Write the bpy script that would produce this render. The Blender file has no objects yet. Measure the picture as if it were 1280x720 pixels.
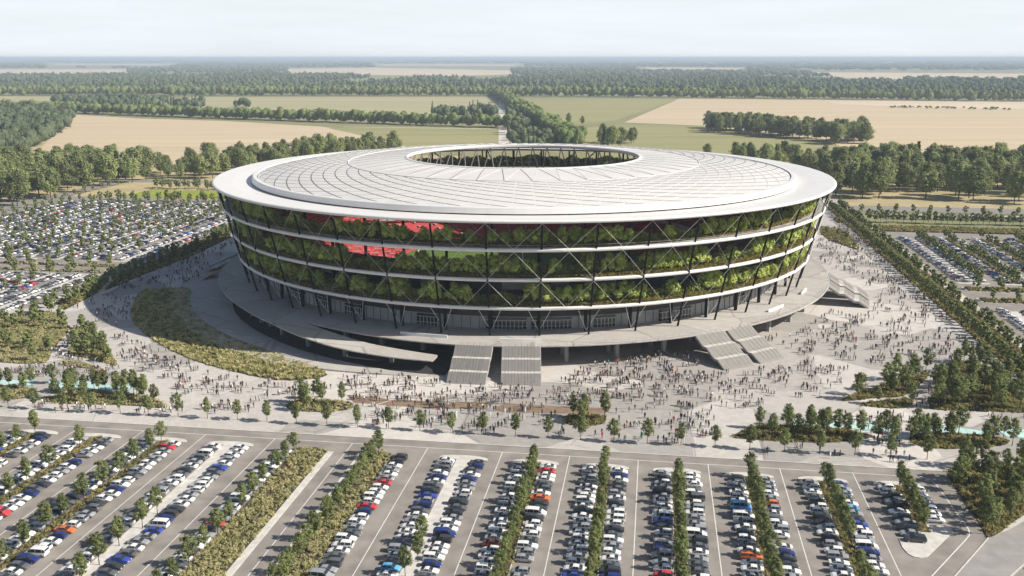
import bpy, bmesh, math, random
import numpy as np
from mathutils import Vector, Matrix
PI = math.pi
rad = math.radians
RNG = np.random.default_rng(7)
random.seed(7)
scene = bpy.context.scene
COL = scene.collection

# ------------------------------------------------------------------ camera and survey frame
CAM_H = 101.5
FOC = 1191.86                 # focal length in pixels of a 1280 wide frame
PITCH = math.atan((360 - 72) / FOC)
_c, _s = math.cos(PITCH), math.sin(PITCH)

def P(px, py, z=0.0):
    """surveyed ground point: where the sight line through a photo point meets height z"""
    v = (360 - py) / FOC
    dy = _c + v * _s
    dz = -_s + v * _c
    k = (z - CAM_H) / dz
    return ((px - 640) / FOC * k, dy * k)

def project(x, y, z):
    z = z - CAM_H
    d = y * _c - z * _s
    u = y * _s + z * _c
    return 640 + FOC * x / d, 360 - FOC * u / d

AX = rad(8.4)                 # the whole site is laid out on a grid turned by 8.4 degrees
EU = (math.sin(AX), math.cos(AX))
EV = (math.cos(AX), -math.sin(AX))

def W(u, v):
    return (EU[0] * u + EV[0] * v, EU[1] * u + EV[1] * v)

def UV(x, y):
    return (x * EU[0] + y * EU[1], x * EV[0] + y * EV[1])

def PP(lst, z=0.0):
    return [P(a, b, z) for a, b in lst]

def WW(u0, u1, v0, v1):
    return [W(u0, v0), W(u0, v1), W(u1, v1), W(u1, v0)]

CX, CY = 5.2, 442.8           # stadium centre

def S(phi, r):                # phi in degrees from the front, positive to the left
    a = rad(phi)
    return (CX - r * math.sin(a), CY - r * math.cos(a))

cam = bpy.data.cameras.new('camera')
cam_o = bpy.data.objects.new('camera', cam)
COL.objects.link(cam_o)
cam.sensor_width = 36
cam.lens = 36 * FOC / 1280
cam.clip_start = 1
cam.clip_end = 200000
cam_o.location = (0, 0, CAM_H)
cam_o.rotation_euler = (PI / 2 - PITCH, 0, 0)
scene.camera = cam_o

# ------------------------------------------------------------------ light and sky
HAZE = 0.000095
SKY_STRENGTH = 0.06
SUN_EL, SUN_AZ = 37.0, 12.0    # azimuth measured from +X towards the camera
sd = Vector((math.cos(rad(SUN_AZ)) * math.cos(rad(SUN_EL)), -math.sin(rad(SUN_AZ)) * math.cos(rad(SUN_EL)), math.sin(rad(SUN_EL))))
sl = bpy.data.lights.new('sun', 'SUN')
sl.energy = 4.6
sl.angle = rad(0.55)
sl.color = (1.0, 0.925, 0.82)
so = bpy.data.objects.new('sun', sl)
COL.objects.link(so)
so.rotation_euler = (-sd).to_track_quat('-Z', 'Y').to_euler()
so.location = (300, -100, 400)

w = bpy.data.worlds.new('World')
scene.world = w
w.use_nodes = True
nt = w.node_tree
nt.nodes.clear()
out = nt.nodes.new('ShaderNodeOutputWorld')
bg = nt.nodes.new('ShaderNodeBackground')
sky = nt.nodes.new('ShaderNodeTexSky')
sky.sky_type = 'NISHITA'
sky.sun_disc = False
sky.sun_elevation = rad(SUN_EL)
sky.sun_rotation = rad(90 + SUN_AZ)
sky.air_density = 1.0
sky.dust_density = 1.5
sky.altitude = 100
tc = nt.nodes.new('ShaderNodeTexCoord')
mp = nt.nodes.new('ShaderNodeMapping')
mp.inputs['Scale'].default_value = (1.4, 1.4, 16)
nz = nt.nodes.new('ShaderNodeTexNoise')
nz.inputs['Scale'].default_value = 3.2
nz.inputs['Detail'].default_value = 7
nz.inputs['Roughness'].default_value = 0.62
rp = nt.nodes.new('ShaderNodeValToRGB')
rp.color_ramp.elements[0].position = 0.3
rp.color_ramp.elements[0].color = (0.87, 0.87, 0.87, 1)
rp.color_ramp.elements[1].position = 0.7
rp.color_ramp.elements[1].color = (1, 1, 1, 1)
sx = nt.nodes.new('ShaderNodeSeparateXYZ')
el = nt.nodes.new('ShaderNodeMapRange')       # the bright veil lies low over the horizon
el.interpolation_type = 'SMOOTHSTEP'
el.inputs['From Min'].default_value = 0.02
el.inputs['From Max'].default_value = 0.24
el.inputs['To Min'].default_value = 1.0
el.inputs['To Max'].default_value = 0.0
mu = nt.nodes.new('ShaderNodeMath')
mu.operation = 'MULTIPLY'
mx = nt.nodes.new('ShaderNodeMix')
mx.data_type = 'RGBA'
mx.inputs['B'].default_value = (10.5, 11.2, 11.7, 1)
bg.inputs['Strength'].default_value = SKY_STRENGTH
L = nt.links.new
L(tc.outputs['Generated'], mp.inputs['Vector'])
L(tc.outputs['Generated'], sx.inputs['Vector'])
L(sx.outputs['Z'], el.inputs['Value'])
L(mp.outputs['Vector'], nz.inputs['Vector'])
L(nz.outputs['Fac'], rp.inputs['Fac'])
L(rp.outputs['Color'], mu.inputs[0])
L(el.outputs['Result'], mu.inputs[1])
L(mu.outputs[0], mx.inputs['Factor'])
L(sky.outputs['Color'], mx.inputs['A'])
L(mx.outputs['Result'], bg.inputs['Color'])
L(bg.outputs['Background'], out.inputs['Surface'])

scene.view_settings.view_transform = 'Standard'
scene.view_settings.look = 'None'
scene.view_settings.exposure = 0.56
scene.view_settings.gamma = 1.0
scene.render.engine = 'CYCLES'
scene.cycles.use_denoising = True
scene.cycles.max_bounces = 6
scene.cycles.diffuse_bounces = 3
scene.cycles.glossy_bounces = 2
scene.cycles.transmission_bounces = 4
scene.cycles.transparent_max_bounces = 6
scene.cycles.volume_bounces = 0
scene.cycles.caustics_reflective = False
scene.cycles.caustics_refractive = False

# ------------------------------------------------------------------ materials
MATS = {}

def mat(name, col, rough=0.8, var=0.0, scale=1.0, col2=None, metal=0.0, trans=0.0, rnd=0.0, coat=0.0, spec=0.3, detail=3, bump=0.0, lo=0.35, hi=0.65, stretch=None):
    if name in MATS:
        return MATS[name]
    m = bpy.data.materials.new(name)
    m.use_nodes = True
    n = m.node_tree
    b = n.nodes['Principled BSDF']
    b.inputs['Roughness'].default_value = rough
    b.inputs['Metallic'].default_value = metal
    b.inputs['Specular IOR Level'].default_value = spec
    b.inputs['Coat Weight'].default_value = coat
    c = tuple(col) + (1,)
    if var or col2:
        g = n.nodes.new('ShaderNodeNewGeometry')
        t = n.nodes.new('ShaderNodeTexNoise')
        t.inputs['Scale'].default_value = scale
        t.inputs['Detail'].default_value = detail
        r = n.nodes.new('ShaderNodeValToRGB')
        r.color_ramp.elements[0].position = lo
        r.color_ramp.elements[1].position = hi
        a2 = col2 if col2 else tuple(min(1, x * (1 + var)) for x in col)
        a1 = col if col2 else tuple(x * (1 - var) for x in col)
        r.color_ramp.elements[0].color = tuple(a1) + (1,)
        r.color_ramp.elements[1].color = tuple(a2) + (1,)
        if stretch:
            mpp = n.nodes.new('ShaderNodeMapping')
            mpp.inputs['Rotation'].default_value = (0, 0, stretch[1])
            mpp.inputs['Scale'].default_value = (stretch[0], 1, 1)
            n.links.new(g.outputs['Position'], mpp.inputs['Vector'])
            n.links.new(mpp.outputs['Vector'], t.inputs['Vector'])
        else:
            n.links.new(g.outputs['Position'], t.inputs['Vector'])
        n.links.new(t.outputs['Fac'], r.inputs['Fac'])
        src = r.outputs['Color']
        if rnd:
            oi = n.nodes.new('ShaderNodeObjectInfo')
            mr = n.nodes.new('ShaderNodeMapRange')
            mr.inputs['To Min'].default_value = 1 - rnd
            mr.inputs['To Max'].default_value = 1 + rnd
            hs = n.nodes.new('ShaderNodeHueSaturation')
            n.links.new(oi.outputs['Random'], mr.inputs['Value'])
            n.links.new(mr.outputs['Result'], hs.inputs['Value'])
            n.links.new(src, hs.inputs['Color'])
            src = hs.outputs['Color']
        n.links.new(src, b.inputs['Base Color'])
        if bump:
            bp = n.nodes.new('ShaderNodeBump')
            bp.inputs['Strength'].default_value = bump
            n.links.new(t.outputs['Fac'], bp.inputs['Height'])
            n.links.new(bp.outputs['Normal'], b.inputs['Normal'])
    else:
        b.inputs['Base Color'].default_value = c
        src = None
    if trans:
        tr = n.nodes.new('ShaderNodeBsdfTranslucent')
        ms = n.nodes.new('ShaderNodeMixShader')
        ms.inputs['Fac'].default_value = trans
        if src is not None:
            n.links.new(src, tr.inputs['Color'])
        else:
            tr.inputs['Color'].default_value = c
        o = n.nodes['Material Output']
        n.links.new(b.outputs['BSDF'], ms.inputs[1])
        n.links.new(tr.outputs['BSDF'], ms.inputs[2])
        n.links.new(ms.outputs['Shader'], o.inputs['Surface'])
    MATS[name] = m
    return m

def paving_mat(name, base, cell, tone, joint=0.55, jw=0.03, fine=(1.6, 1.6)):
    """concrete paving: big angular tone fields, dark joints between them, fine slab joints and stains"""
    m = bpy.data.materials.new(name)
    m.use_nodes = True
    n = m.node_tree
    b = n.nodes['Principled BSDF']
    b.inputs['Roughness'].default_value = 0.75
    b.inputs['Specular IOR Level'].default_value = 0.3
    g = n.nodes.new('ShaderNodeNewGeometry')
    mpn = n.nodes.new('ShaderNodeMapping')
    mpn.inputs['Rotation'].default_value = (0, 0, AX)
    mpn.inputs['Scale'].default_value = (1 / cell, 1 / cell, 0.0)
    n.links.new(g.outputs['Position'], mpn.inputs['Vector'])
    v1 = n.nodes.new('ShaderNodeTexVoronoi')
    v1.distance = 'MANHATTAN'
    v1.inputs['Scale'].default_value = 1
    v2 = n.nodes.new('ShaderNodeTexVoronoi')
    v2.feature = 'DISTANCE_TO_EDGE'
    v2.inputs['Scale'].default_value = 1
    n.links.new(mpn.outputs['Vector'], v1.inputs['Vector'])
    n.links.new(mpn.outputs['Vector'], v2.inputs['Vector'])
    sep = n.nodes.new('ShaderNodeSeparateColor')
    n.links.new(v1.outputs['Color'], sep.inputs['Color'])
    mr = n.nodes.new('ShaderNodeMapRange')
    mr.inputs['To Min'].default_value = 1 - tone
    mr.inputs['To Max'].default_value = 1 + tone * 0.4
    n.links.new(sep.outputs['Red'], mr.inputs['Value'])
    jn = n.nodes.new('ShaderNodeMapRange')
    jn.inputs['From Max'].default_value = jw
    jn.inputs['To Min'].default_value = joint
    jn.inputs['To Max'].default_value = 1
    n.links.new(v2.outputs['Distance'], jn.inputs['Value'])
    no = n.nodes.new('ShaderNodeTexNoise')
    no.inputs['Scale'].default_value = 0.16
    no.inputs['Detail'].default_value = 8
    no.inputs['Roughness'].default_value = 0.7
    n.links.new(g.outputs['Position'], no.inputs['Vector'])
    nr = n.nodes.new('ShaderNodeMapRange')
    nr.inputs['From Min'].default_value = 0.3
    nr.inputs['From Max'].default_value = 0.7
    nr.inputs['To Min'].default_value = 0.9
    nr.inputs['To Max'].default_value = 1.06
    n.links.new(no.outputs['Fac'], nr.inputs['Value'])
    br = n.nodes.new('ShaderNodeTexBrick')
    br.inputs['Scale'].default_value = 1
    br.inputs['Brick Width'].default_value = fine[0]
    br.inputs['Row Height'].default_value = fine[1]
    br.inputs['Mortar Size'].default_value = 0.03
    br.inputs['Color1'].default_value = (1, 1, 1, 1)
    br.inputs['Color2'].default_value = (0.9, 0.9, 0.9, 1)
    br.inputs['Mortar'].default_value = (0.72, 0.72, 0.72, 1)
    mp2 = n.nodes.new('ShaderNodeMapping')
    mp2.inputs['Rotation'].default_value = (0, 0, AX)
    n.links.new(g.outputs['Position'], mp2.inputs['Vector'])
    n.links.new(mp2.outputs['Vector'], br.inputs['Vector'])
    def mul(a, c):
        k = n.nodes.new('ShaderNodeMath')
        k.operation = 'MULTIPLY'
        n.links.new(a, k.inputs[0])
        n.links.new(c, k.inputs[1])
        return k.outputs[0]
    f = mul(mul(mr.outputs['Result'], jn.outputs['Result']), nr.outputs['Result'])
    vm = n.nodes.new('ShaderNodeVectorMath')
    vm.operation = 'SCALE'
    vm.inputs[0].default_value = base
    n.links.new(f, vm.inputs['Scale'])
    vm2 = n.nodes.new('ShaderNodeVectorMath')
    vm2.operation = 'MULTIPLY'
    n.links.new(vm.outputs['Vector'], vm2.inputs[0])
    n.links.new(br.outputs['Color'], vm2.inputs[1])
    n.links.new(vm2.outputs['Vector'], b.inputs['Base Color'])
    MATS[name] = m
    return m

M_PLAZA = paving_mat('plaza_paving', (0.56, 0.53, 0.495), 34, 0.34, joint=0.66, jw=0.008)
M_DECK = paving_mat('deck_paving', (0.50, 0.475, 0.44), 22, 0.14, joint=0.6, jw=0.02, fine=(2.4, 1.2))
M_ASPH = mat('asphalt', (0.262, 0.24, 0.216), 0.9, var=0.2, scale=0.18, detail=10, lo=0.3, hi=0.7)
M_ROAD = mat('road_grey', (0.25, 0.235, 0.22), 0.9, var=0.12, scale=0.2, detail=6)
M_KERB = mat('white_concrete', (0.56, 0.54, 0.5), 0.8, var=0.12, scale=0.5, detail=6)
M_LINE = mat('road_paint', (0.72, 0.71, 0.68), 0.7, var=0.08, scale=0.8)
M_SOIL = mat('soil', (0.075, 0.06, 0.035), 1.0, var=0.3, scale=0.6)
M_BROWN = mat('brown_paving', (0.23, 0.165, 0.115), 0.9, var=0.15, scale=0.4)
M_POOL = mat('pool_water', (0.42, 0.66, 0.62), 0.25, col2=(0.62, 0.8, 0.75), scale=0.35, spec=0.5)
M_POOLRIM = mat('pool_rim', (0.22, 0.42, 0.46), 0.6, var=0.1, scale=0.5)
M_TERR = mat('dry_meadow', (0.27, 0.25, 0.13), 1.0, col2=(0.20, 0.21, 0.10), scale=0.004, detail=8)
M_STRAW = mat('straw_ground', (0.46, 0.38, 0.22), 1.0, col2=(0.35, 0.30, 0.16), scale=0.05, detail=8)
M_TAN = mat('tan_field', (0.58, 0.47, 0.33), 1.0, col2=(0.46, 0.385, 0.25), scale=0.03, detail=9, stretch=(.06, 1.35), lo=.3, hi=.7)
M_TAN2 = mat('tan_field_pale', (0.62, 0.52, 0.39), 1.0, col2=(0.54, 0.45, 0.32), scale=0.004, detail=7)
M_GREENF = mat('green_field', (0.235, 0.245, 0.105), 1.0, col2=(0.34, 0.31, 0.155), scale=0.03, detail=9, stretch=(.07, 1.5), lo=.3, hi=.7)
M_GREENP = mat('green_field_pale', (0.32, 0.31, 0.17), 1.0, col2=(0.40, 0.36, 0.215), scale=0.02, detail=9, stretch=(.06, .3), lo=.3, hi=.7)
M_LIME = mat('lime_lawn', (0.22, 0.27, 0.03), 1.0, col2=(0.28, 0.31, 0.05), scale=0.05)
M_TRACK = mat('pale_track', (0.58, 0.54, 0.47), 1.0, var=0.1, scale=0.05)
M_WHITE = mat('white_panel', (0.66, 0.645, 0.62), 0.45, var=0.035, scale=0.12, detail=5)
M_RIM = mat('white_eave', (0.73, 0.72, 0.70), 0.35, var=0.025, scale=0.1, detail=5)
M_RIBW = mat('white_rib', (0.64, 0.63, 0.61), 0.5)
M_RIBD = mat('dark_seam', (0.13, 0.125, 0.12), 0.7)
M_SLAB = mat('slab_edge', (0.74, 0.73, 0.71), 0.5, var=0.05, scale=0.2, detail=5)
M_GFLOOR = mat('gallery_floor', (0.33, 0.32, 0.30), 0.8, var=0.1, scale=0.3)
M_DARKST = mat('black_steel', (0.008, 0.008, 0.009), 0.7, spec=.1)
M_CABLE = mat('white_cable', (0.8, 0.79, 0.77), 0.5)
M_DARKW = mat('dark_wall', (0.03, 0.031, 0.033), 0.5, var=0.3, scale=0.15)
M_BAND = mat('dark_band', (0.055, 0.053, 0.05), 0.6, var=0.15, scale=0.2)
M_PANEL = mat('grey_panel', (0.36, 0.36, 0.355), 0.5, var=0.2, scale=0.12)
M_GLASS = mat('dark_glass', (0.02, 0.023, 0.026), 0.08, spec=0.6)
M_DOORW = mat('white_frame', (0.7, 0.7, 0.69), 0.5)
M_CONC = mat('grey_concrete', (0.3, 0.295, 0.285), 0.85, var=0.12, scale=0.3, detail=6)
M_SEAT = mat('red_seats', (0.43, 0.065, 0.068), 0.7, col2=(0.36, 0.045, 0.05), scale=0.4)
M_AISLE = mat('aisle_concrete', (0.42, 0.4, 0.39), 0.8)
M_PITCH = mat('pitch_grass', (0.075, 0.13, 0.025), 1.0, col2=(0.1, 0.16, 0.035), scale=0.08)
M_RUST = mat('rust_panel', (0.36, 0.17, 0.09), 0.8, var=0.3, scale=1.5)
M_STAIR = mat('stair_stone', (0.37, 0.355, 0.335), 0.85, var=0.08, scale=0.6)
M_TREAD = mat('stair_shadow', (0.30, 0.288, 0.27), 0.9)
M_LAMP = mat('amber_lamp', (0.75, 0.45, 0.1), 0.5)
M_BARK = mat('bark', (0.07, 0.055, 0.042), 1.0, var=0.3, scale=3)
M_TRUSS = mat('truss_grey', (0.42, 0.41, 0.40), 0.5)
LEAF = dict(rough=0.75, trans=0.42, spec=0.15, detail=2)
M_LEAF = mat('young_leaf', (0.15, 0.185, 0.065), col2=(0.27, 0.30, 0.125), scale=0.9, rnd=0.22, **LEAF)
M_LEAFF = mat('forest_leaf', (0.21, 0.25, 0.095), col2=(0.345, 0.38, 0.165), scale=0.12, rnd=0.28, **LEAF)
M_LEAFC = mat('conifer_leaf', (0.05, 0.07, 0.035), col2=(0.09, 0.115, 0.055), scale=0.3, rnd=0.2, **LEAF)
M_LEAFG = mat('gallery_leaf', (0.35, 0.43, 0.09), col2=(0.60, 0.66, 0.21), scale=0.35, rnd=0.2, **LEAF)
M_LEAFH = mat('hedge_leaf', (0.17, 0.20, 0.055), col2=(0.36, 0.39, 0.13), scale=0.3, **LEAF)
M_LOWG = mat('low_cover', (0.13, 0.13, 0.03), col2=(0.38, 0.29, 0.06), scale=0.7, **LEAF)
M_SHRUB = mat('bed_shrub', (0.165, 0.175, 0.065), col2=(0.47, 0.41, 0.17), scale=0.55, **LEAF)
M_SHRUBL = mat('bed_shrub_pale', (0.31, 0.32, 0.135), col2=(0.66, 0.60, 0.33), scale=0.55, **LEAF)
M_TALLG = mat('tall_grass', (0.30, 0.31, 0.11), col2=(0.70, 0.64, 0.35), scale=0.42, lo=0.38, hi=0.6, **LEAF)
M_WOOD1 = mat('far_wood', (0.06, 0.085, 0.045), col2=(0.125, 0.155, 0.085), scale=0.05, rough=1.0, spec=0.05)
M_WOOD2 = mat('far_wood_green', (0.10, 0.135, 0.045), col2=(0.19, 0.225, 0.085), scale=0.06, rough=1.0, spec=0.05)

# ------------------------------------------------------------------ mesh helpers
def tag(o, label=None, cat=None, group=None, kind=None):
    if label:
        o['label'] = label
    if cat:
        o['category'] = cat
    if group:
        o['group'] = group
    if kind:
        o['kind'] = kind
    return o

def link(o, parent=None):
    COL.objects.link(o)
    if parent is not None:
        o.parent = parent
    return o

def empty(name, loc=(0, 0, 0), rz=0.0):
    o = bpy.data.objects.new(name, None)
    o.empty_display_size = 0.5
    o.location = loc
    o.rotation_euler = (0, 0, rz)
    return link(o)

class MB:
    def __init__(self):
        self.v, self.f, self.m = [], [], []

    def face(self, pts, mi=0):
        n = len(self.v)
        self.v.extend(pts)
        self.f.append(tuple(range(n, n + len(pts))))
        self.m.append(mi)

    def box(self, c, s, rz=0.0, mi=0):
        ca, sa = math.cos(rz), math.sin(rz)
        n = len(self.v)
        for dz in (-.5, .5):
            for dx, dy in ((-.5, -.5), (.5, -.5), (.5, .5), (-.5, .5)):
                x, y = dx * s[0], dy * s[1]
                self.v.append((c[0] + x * ca - y * sa, c[1] + x * sa + y * ca, c[2] + dz * s[2]))
        for q in ((3, 2, 1, 0), (4, 5, 6, 7), (0, 1, 5, 4), (1, 2, 6, 5), (2, 3, 7, 6), (3, 0, 4, 7)):
            self.f.append(tuple(n + i for i in q))
            self.m.append(mi)

    def tube(self, pts, r, n=6, mi=0, r2=None, cap=True):
        pts = [Vector(p) for p in pts]
        base = len(self.v)
        K = len(pts)
        for i, p in enumerate(pts):
            d = (pts[min(i + 1, K - 1)] - pts[max(i - 1, 0)]).normalized()
            a = d.orthogonal().normalized() if abs(d.z) > 0.99 else d.cross(Vector((0, 0, 1))).normalized()
            b = d.cross(a)
            rr = r if r2 is None else r + (r2 - r) * i / (K - 1)
            for k in range(n):
                t = 2 * PI * k / n
                self.v.append(tuple(p + a * (rr * math.cos(t)) + b * (rr * math.sin(t))))
        for i in range(K - 1):
            for k in range(n):
                k2 = (k + 1) % n
                self.f.append((base + i * n + k, base + i * n + k2, base + (i + 1) * n + k2, base + (i + 1) * n + k))
                self.m.append(mi)
        if cap:
            self.f.append(tuple(base + k for k in range(n))[::-1])
            self.m.append(mi)
            self.f.append(tuple(base + (K - 1) * n + k for k in range(n)))
            self.m.append(mi)

    def prism(self, pts, z0, z1, mi=0, ms=None):
        a = sum(pts[i][0] * pts[(i + 1) % len(pts)][1] - pts[(i + 1) % len(pts)][0] * pts[i][1] for i in range(len(pts)))
        if a < 0:
            pts = pts[::-1]
        self.face([(x, y, z1) for x, y in pts], mi)
        k = len(pts)
        for i in range(k):
            p, q = pts[i], pts[(i + 1) % k]
            self.face([(p[0], p[1], z0), (q[0], q[1], z0), (q[0], q[1], z1), (p[0], p[1], z1)], mi if ms is None else ms)

    def sheet(self, pts, z, mi=0):
        a = sum(pts[i][0] * pts[(i + 1) % len(pts)][1] - pts[(i + 1) % len(pts)][0] * pts[i][1] for i in range(len(pts)))
        if a < 0:
            pts = pts[::-1]
        self.face([(x, y, z) for x, y in pts], mi)

    def strip(self, pts, wd, z, mi=0):
        for i in range(len(pts) - 1):
            a, b = Vector(pts[i]), Vector(pts[i + 1])
            d = (b - a)
            n = Vector((-d.y, d.x)).normalized() * wd / 2
            self.sheet([tuple(a + n), tuple(a - n), tuple(b - n), tuple(b + n)], z + 0.0003 * (i % 2), mi)

    def lathe(self, prof, n=184, p0=0.0, p1=360.0, mi=0, closed=True, mis=None):
        """prof: list of (r, z); revolved about the stadium axis from phi p0 to p1, closed profile"""
        full = abs(p1 - p0 - 360) < 1e-6
        base = len(self.v)
        K = len(prof)
        N = n if full else n + 1
        for i in range(N):
            ph = p0 + (p1 - p0) * i / n
            for r, z in prof:
                x, y = S(ph, r)
                self.v.append((x, y, z))
        for i in range(n):
            j = (i + 1) % N
            for k in range(K if closed else K - 1):
                k2 = (k + 1) % K
                self.f.append((base + i * K + k, base + i * K + k2, base + j * K + k2, base + j * K + k))
                self.m.append(mi if mis is None else mis[k])
        if not full and closed:
            self.f.append(tuple(base + k for k in range(K)))
            self.m.append(mi)
            self.f.append(tuple(base + n * K + k for k in range(K))[::-1])
            self.m.append(mi)

    def build(self, name, mats, parent=None, smooth=False, recalc=False):
        me = bpy.data.meshes.new(name)
        me.from_pydata([tuple(p) for p in self.v], [], self.f)
        for m in (mats if isinstance(mats, (list, tuple)) else [mats]):
            me.materials.append(m)
        if len(set(self.m)) > 1 or (self.m and self.m[0]):
            me.polygons.foreach_set('material_index', self.m)
        if smooth:
            me.polygons.foreach_set('use_smooth', [True] * len(me.polygons))
        if recalc:
            bm = bmesh.new()
            bm.from_mesh(me)
            bmesh.ops.recalc_face_normals(bm, faces=bm.faces)
            bm.to_mesh(me)
            bm.free()
        me.update()
        return link(bpy.data.objects.new(name, me), parent)

def struct(name, mb, mats, **k):
    o = mb.build(name, mats, **k)
    o['kind'] = 'structure'
    return o

class TPL:
    """raw arrays of a mesh, for quick merging"""
    def __init__(self, me=None, v=None, quads=None, m=None):
        if me is not None:
            n = len(me.vertices)
            a = np.empty(n * 3, np.float32)
            me.vertices.foreach_get('co', a)
            self.v = a.reshape(-1, 3)
            L_ = len(me.loops)
            self.l = np.empty(L_, np.int32)
            me.loops.foreach_get('vertex_index', self.l)
            p = len(me.polygons)
            self.n = np.empty(p, np.int32)
            me.polygons.foreach_get('loop_total', self.n)
            self.m = np.empty(p, np.int32)
            me.polygons.foreach_get('material_index', self.m)
        else:
            self.v = np.asarray(v, np.float32)
            q = np.asarray(quads, np.int32)
            self.l = q.ravel()
            self.n = np.full(len(q), q.shape[1], np.int32)
            self.m = np.zeros(len(q), np.int32) if m is None else np.asarray(m, np.int32)

def join_tpl(*ts):
    o = TPL.__new__(TPL)
    vs, ls, ns, ms, b = [], [], [], [], 0
    for t in ts:
        vs.append(t.v); ls.append(t.l + b); ns.append(t.n); ms.append(t.m)
        b += len(t.v)
    o.v = np.concatenate(vs); o.l = np.concatenate(ls); o.n = np.concatenate(ns); o.m = np.concatenate(ms)
    return o

def mesh_from(name, t, mats, smooth=False):
    me = bpy.data.meshes.new(name)
    me.vertices.add(len(t.v))
    me.vertices.foreach_set('co', np.ascontiguousarray(t.v, np.float32).ravel())
    me.loops.add(len(t.l))
    me.loops.foreach_set('vertex_index', t.l.astype(np.int32))
    me.polygons.add(len(t.n))
    st = np.concatenate([[0], np.cumsum(t.n)[:-1]]).astype(np.int32)
    me.polygons.foreach_set('loop_start', st)
    try:
        me.polygons.foreach_set('loop_total', t.n.astype(np.int32))
    except Exception:
        pass
    for m in mats:
        me.materials.append(m)
    me.polygons.foreach_set('material_index', t.m.astype(np.int32))
    if smooth:
        me.polygons.foreach_set('use_smooth', np.ones(len(t.n), bool))
    me.update(calc_edges=True)
    me.validate()
    return me

def scatter(items):
    """items: (template, x, y, z, rotation, scale xy, scale z[, material offset]) -> merged template"""
    vs, ls, ns, ms, b = [], [], [], [], 0
    for it in items:
        t, x, y, z, r, sx, sz = it[:7]
        mo = it[7] if len(it) > 7 else 0
        ca, sa = math.cos(r) * sx, math.sin(r) * sx
        v = t.v
        o = np.empty_like(v)
        o[:, 0] = v[:, 0] * ca - v[:, 1] * sa + x
        o[:, 1] = v[:, 0] * sa + v[:, 1] * ca + y
        o[:, 2] = v[:, 2] * sz + z
        vs.append(o); ls.append(t.l + b); ns.append(t.n)
        ms.append(t.m if isinstance(mo, int) and mo == 0 else (mo[t.m] if not isinstance(mo, int) else t.m + mo))
        b += len(v)
    o = TPL.__new__(TPL)
    o.v = np.concatenate(vs); o.l = np.concatenate(ls); o.n = np.concatenate(ns); o.m = np.concatenate(ms)
    return o

def leaf_cloud(centres, radii, per, size, rng, origin=None, flat=1.0):
    """leaf sized quads spread through a set of clumps"""
    C = np.repeat(np.asarray(centres, float), per, 0)
    R = np.repeat(np.asarray(radii, float), per)[:, None]
    d = rng.normal(size=C.shape)
    d /= np.linalg.norm(d, axis=1)[:, None]
    rr = rng.random((len(C), 1)) ** 0.45
    off = d * R * rr
    off[:, 2] *= flat
    p = C + off
    nrm = d + rng.normal(size=d.shape) * 0.55 + np.array([0, 0, 0.75])
    if origin is not None:
        q = p - np.asarray(origin)
        nrm += 0.6 * q / (np.linalg.norm(q, axis=1)[:, None] + 1e-6)
    nrm /= np.linalg.norm(nrm, axis=1)[:, None]
    a = np.cross(nrm, rng.normal(size=nrm.shape))
    a /= np.linalg.norm(a, axis=1)[:, None] + 1e-9
    b = np.cross(nrm, a)
    s = size * (0.6 + 0.8 * rng.random((len(p), 1)))
    v = np.stack([p - a * s * .5 - b * s * .32, p + a * s * .5 - b * s * .32, p + a * s * .42 + b * s * .4, p - a * s * .42 + b * s * .4], 1).reshape(-1, 3)
    q = np.arange(len(v)).reshape(-1, 4)
    return TPL(v=v, quads=q)

def tree_tpl(h, w_, base, clumps, per, leaf, seed, conic=0.0, trunk=0.12, lean=0.0, limbs=5):
    """(crown, trunk) templates of a broadleaf or conical tree, trunk foot at the origin"""
    rng = np.random.default_rng(seed)
    cs, rs = [], []
    ch = h - base
    for i in range(clumps):
        t = (i + rng.random()) / clumps
        if conic:
            prof = (1 - t) ** 0.9 * 1.0 + 0.05
        else:
            prof = math.sin(PI * min(0.98, 0.14 + 0.80 * t)) ** 0.75
        ang = i * 2.4 + rng.random() * 1.1
        rr = w_ / 2 * prof * (0.35 + 0.5 * rng.random()) * (0.85 + 0.3 * math.sin(ang * 2 + seed))
        cs.append((rr * math.cos(ang), rr * math.sin(ang), base + ch * (0.06 + 0.86 * t)))
        rs.append(w_ / 2 * (0.26 + 0.2 * rng.random()) * (0.5 + 0.5 * prof))
    crown = leaf_cloud(cs, rs, per, leaf, rng, origin=(0, 0, base + ch * 0.4), flat=0.85)
    mb = MB()
    mb.tube([(0, 0, 0), (lean * .3, 0.02 * h * lean, base * .6), (lean, 0, base + ch * .35), (lean * .7, 0, base + ch * .8)], trunk, 7, r2=trunk * .25)
    for k in range(limbs):
        c = cs[int((k + 0.5) / limbs * clumps * 0.8)]
        z0 = base * (0.8 + 0.1 * k) if base > 1 else base + 0.3
        z0 = min(z0, c[2] - 0.2)
        mb.tube([(lean * .3, 0, z0), (c[0] * .5, c[1] * .5, (z0 + c[2]) / 2 + .1), (c[0] * .9, c[1] * .9, c[2])], trunk * .45, 4, r2=trunk * .12, cap=False)
    me = bpy.data.meshes.new('tmp')
    me.from_pydata([tuple(p) for p in mb.v], [], mb.f)
    tr = TPL(me=me)
    bpy.data.meshes.remove(me)
    return crown, tr

def inside(poly, x, y):
    r = False
    n = len(poly)
    for i in range(n):
        x1, y1 = poly[i]
        x2, y2 = poly[(i + 1) % n]
        if (y1 > y) != (y2 > y) and x < (x2 - x1) * (y - y1) / (y2 - y1) + x1:
            r = not r
    return r

def area(poly):
    return abs(sum(poly[i][0] * poly[(i + 1) % len(poly)][1] - poly[(i + 1) % len(poly)][0] * poly[i][1] for i in range(len(poly)))) / 2

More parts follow.
